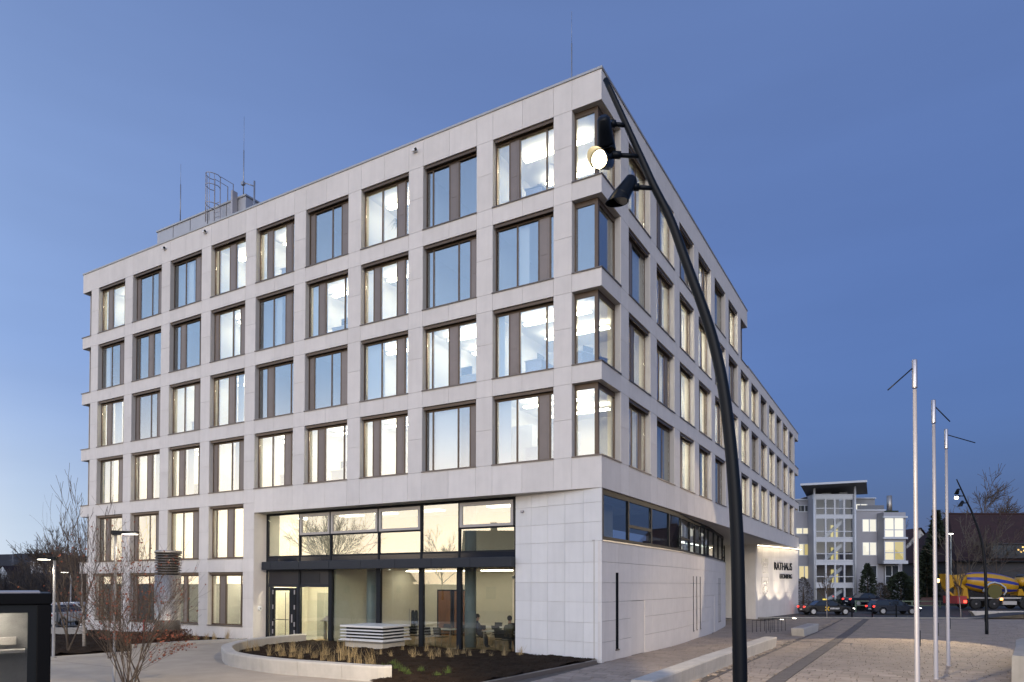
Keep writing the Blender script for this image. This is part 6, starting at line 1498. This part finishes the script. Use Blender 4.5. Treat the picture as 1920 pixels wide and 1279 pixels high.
o = empty('wall_clock', (7.59, 5.0, 3.0), 0, 'round white clock on the meeting room wall above the door', 'clock'); MB().lathe([(.17, 0), (.17, .03)], n=20, M=Matrix.Rotation(R(-90), 4, 'Y')).build('face', SENS, o); MB().box(-.035, -.031, -.008, .008, 0, .12).build('hand', BLACK, o)
o = empty('coat_stand', (3.2, 11.0, zf), R(20), 'coat stand with dark coats behind the vent tower', 'coat stand'); b = MB(); b.tube([(0, -.4, 0), (0, -.4, 1.6), (0, .4, 1.6), (0, .4, 0)], .018, 6); b.build('frame', ALU, o)
for y in (-.2, .05, .22): b = MB(); b.side([(-.12, .55), (.12, .55), (.10, 1.45), (0, 1.56), (-.10, 1.45)], y - .07, y + .07); b.build('coat', CHB, o, bevel=.03)
o = empty('info_terminal', (2.0, 15.6, .05), R(180), 'slanted grey information terminal in the lit entrance lobby', 'terminal'); b = MB(); b.box(-.08, .08, -.36, -.26, 0, .95); b.box(-.08, .08, .26, .36, 0, .95); b.build('leg', mat('terminal_grey', (.16, .16, .15), .5), o); b = MB(); b.side([(-.16, .94), (.28, .94), (.28, .98), (-.16, 1.22)], -.38, .38); b.build('desk_top', MATS['terminal_grey'], o)
b = MB(); b.add([(-.15, -.33, 1.222), (-.15, .33, 1.222), (.26, .33, .998), (.26, -.33, .998)], [(0, 3, 2, 1)]); b.build('screen', emis('terminal_screen', (.6, .5, .45), .6), o)
# office contents seen through the panes
def bookshelf(loc, rz, label, h=2.0, w_=1.0):
    o = empty('bookshelf', loc, rz, label, 'shelf', 'office shelves'); b = MB(); SM = mat('shelf_grey', (.45, .47, .50), .6)
    b.box(-w_ / 2, w_ / 2, .36, .38, 0, h); b.box(-w_ / 2, -w_ / 2 + .03, 0, .36, 0, h); b.box(w_ / 2 - .03, w_ / 2, 0, .36, 0, h); b.build('case', SM, o); n = 5
    for k in range(n + 1): MB().box(-w_ / 2 + .03, w_ / 2 - .03, 0, .36, max(0, h * k / n - .025), h * k / n + .001).build('board', SM, o)
    rg = random.Random(hash(label) % 99); cols_ = [mat('binder_' + a, c, .7) for a, c in (('black', (.02, .02, .02)), ('blue', (.04, .08, .25)), ('grey', (.25, .25, .25)), ('white', (.6, .6, .6)))]
    for k in range(1, n):
        x = -w_ / 2 + .05
        while x < w_ / 2 - .12:
            if rg.random() < .7: MB().box(x, x + .07, .04, .32, h * k / n + .002, h * k / n + .30).build('binder', rg.choice(cols_), o)
            x += .08
    return o
def desk(loc, rz, label, mon=True):
    o = empty('office_desk', loc, rz, label, 'desk', 'office desks'); MB().box(-.8, .8, -.4, .4, .70, .73).build('top', TBL, o)
    for x in (-.72, .72): b = MB(); b.box(x - .03, x + .03, -.35, .35, 0, .70); b.build('leg', ALU, o)
    MB().box(-.7, .7, .36, .38, .30, .68).build('modesty_panel', TBL, o)
    if mon:
        m_ = empty('monitor', tuple(Matrix.Translation(loc) @ Matrix.Rotation(rz, 4, 'Z') @ Vector((.1, .1, .73))), rz, 'black monitor on the ' + label, 'monitor', 'office monitors')
        MB().box(-.28, .28, -.02, .02, .12, .46).build('screen', CHB, m_); MB().box(-.03, .03, -.01, .03, 0, .2).build('stand', CHB, m_); MB().box(-.12, .12, -.08, .08, 0, .012).build('foot', CHB, m_)
    return o
def potted_plant(loc, h, label, seed, m=None):
    rg = random.Random(seed); o = empty('potted_plant', loc, 0, label, 'plant'); MB().lathe([(.13, 0), (.17, .32), (.18, .34)], n=14).build('pot', WHITEW, o); MB().tube([(0, 0, .3), (.03, 0, h * .7)], .02, 6).build('stem', BARK, o); b = MB()
    for i in range(46):
        a = rg.uniform(0, 6.3); l = rg.uniform(.35, .6); z0 = h * rg.uniform(.6, .75); pts = [Vector((0, 0, z0)), Vector((cos(a) * l * .5, sin(a) * l * .5, z0 + l * rg.uniform(.2, .55))), Vector((cos(a) * l, sin(a) * l, z0 + rg.uniform(-.25, .25)))]
        sd = Vector((-sin(a), cos(a), 0)) * .018; b.add([pts[0] - sd, pts[0] + sd, pts[1] + sd, pts[1] - sd, pts[2]], [(0, 1, 2, 3), (3, 2, 4)])
    b.build('leaves', m or mat('plant_green', (.05, .10, .04), .6), o); return o
potted_plant((.95, 10.35, SL[0]), 1.75, 'palm like pot plant in the brightly lit top floor window', 1); potted_plant((1.3, 17.75, 4.2), 1.5, 'green pot plant in the upper left pane of the glazed front', 2, mat('fresh_green', (.12, .22, .05), .6))
bookshelf((2.4, 4.5, SL[3]), R(90), 'tall grey office shelf in the lit window left of the corner, second floor'); bookshelf((4.6, 3.4, SL[3]), R(80), 'open binder shelf deeper in the lit room left of the corner, second floor')
n = 0
nice = {0: 'top', 1: 'fourth', 2: 'third', 3: 'second'}
for i in range(4):
    for k in range(9):
        if LIT_L[i][k] == 'L' and (i * 3 + k * 2) % 3 != 1:
            lab = 'office desk behind the %s floor window, %s opening from the corner' % (nice[i], ['first', 'second', 'third', 'fourth', 'fifth', 'sixth', 'seventh', 'eighth', 'ninth'][k])
            desk((1.35, yk(k) + 1.2, SL[i] - .02), R(90 if k % 2 else 0), lab)
desk((1.4, .95 + .2, SL[2] - .02), R(-20), 'office desk in the lit corner window of the third floor')
bookshelf((3.0, 17.2, 4.2), R(90), 'shelf with dark gear in the upper left pane of the glazed front', 1.2, .9)
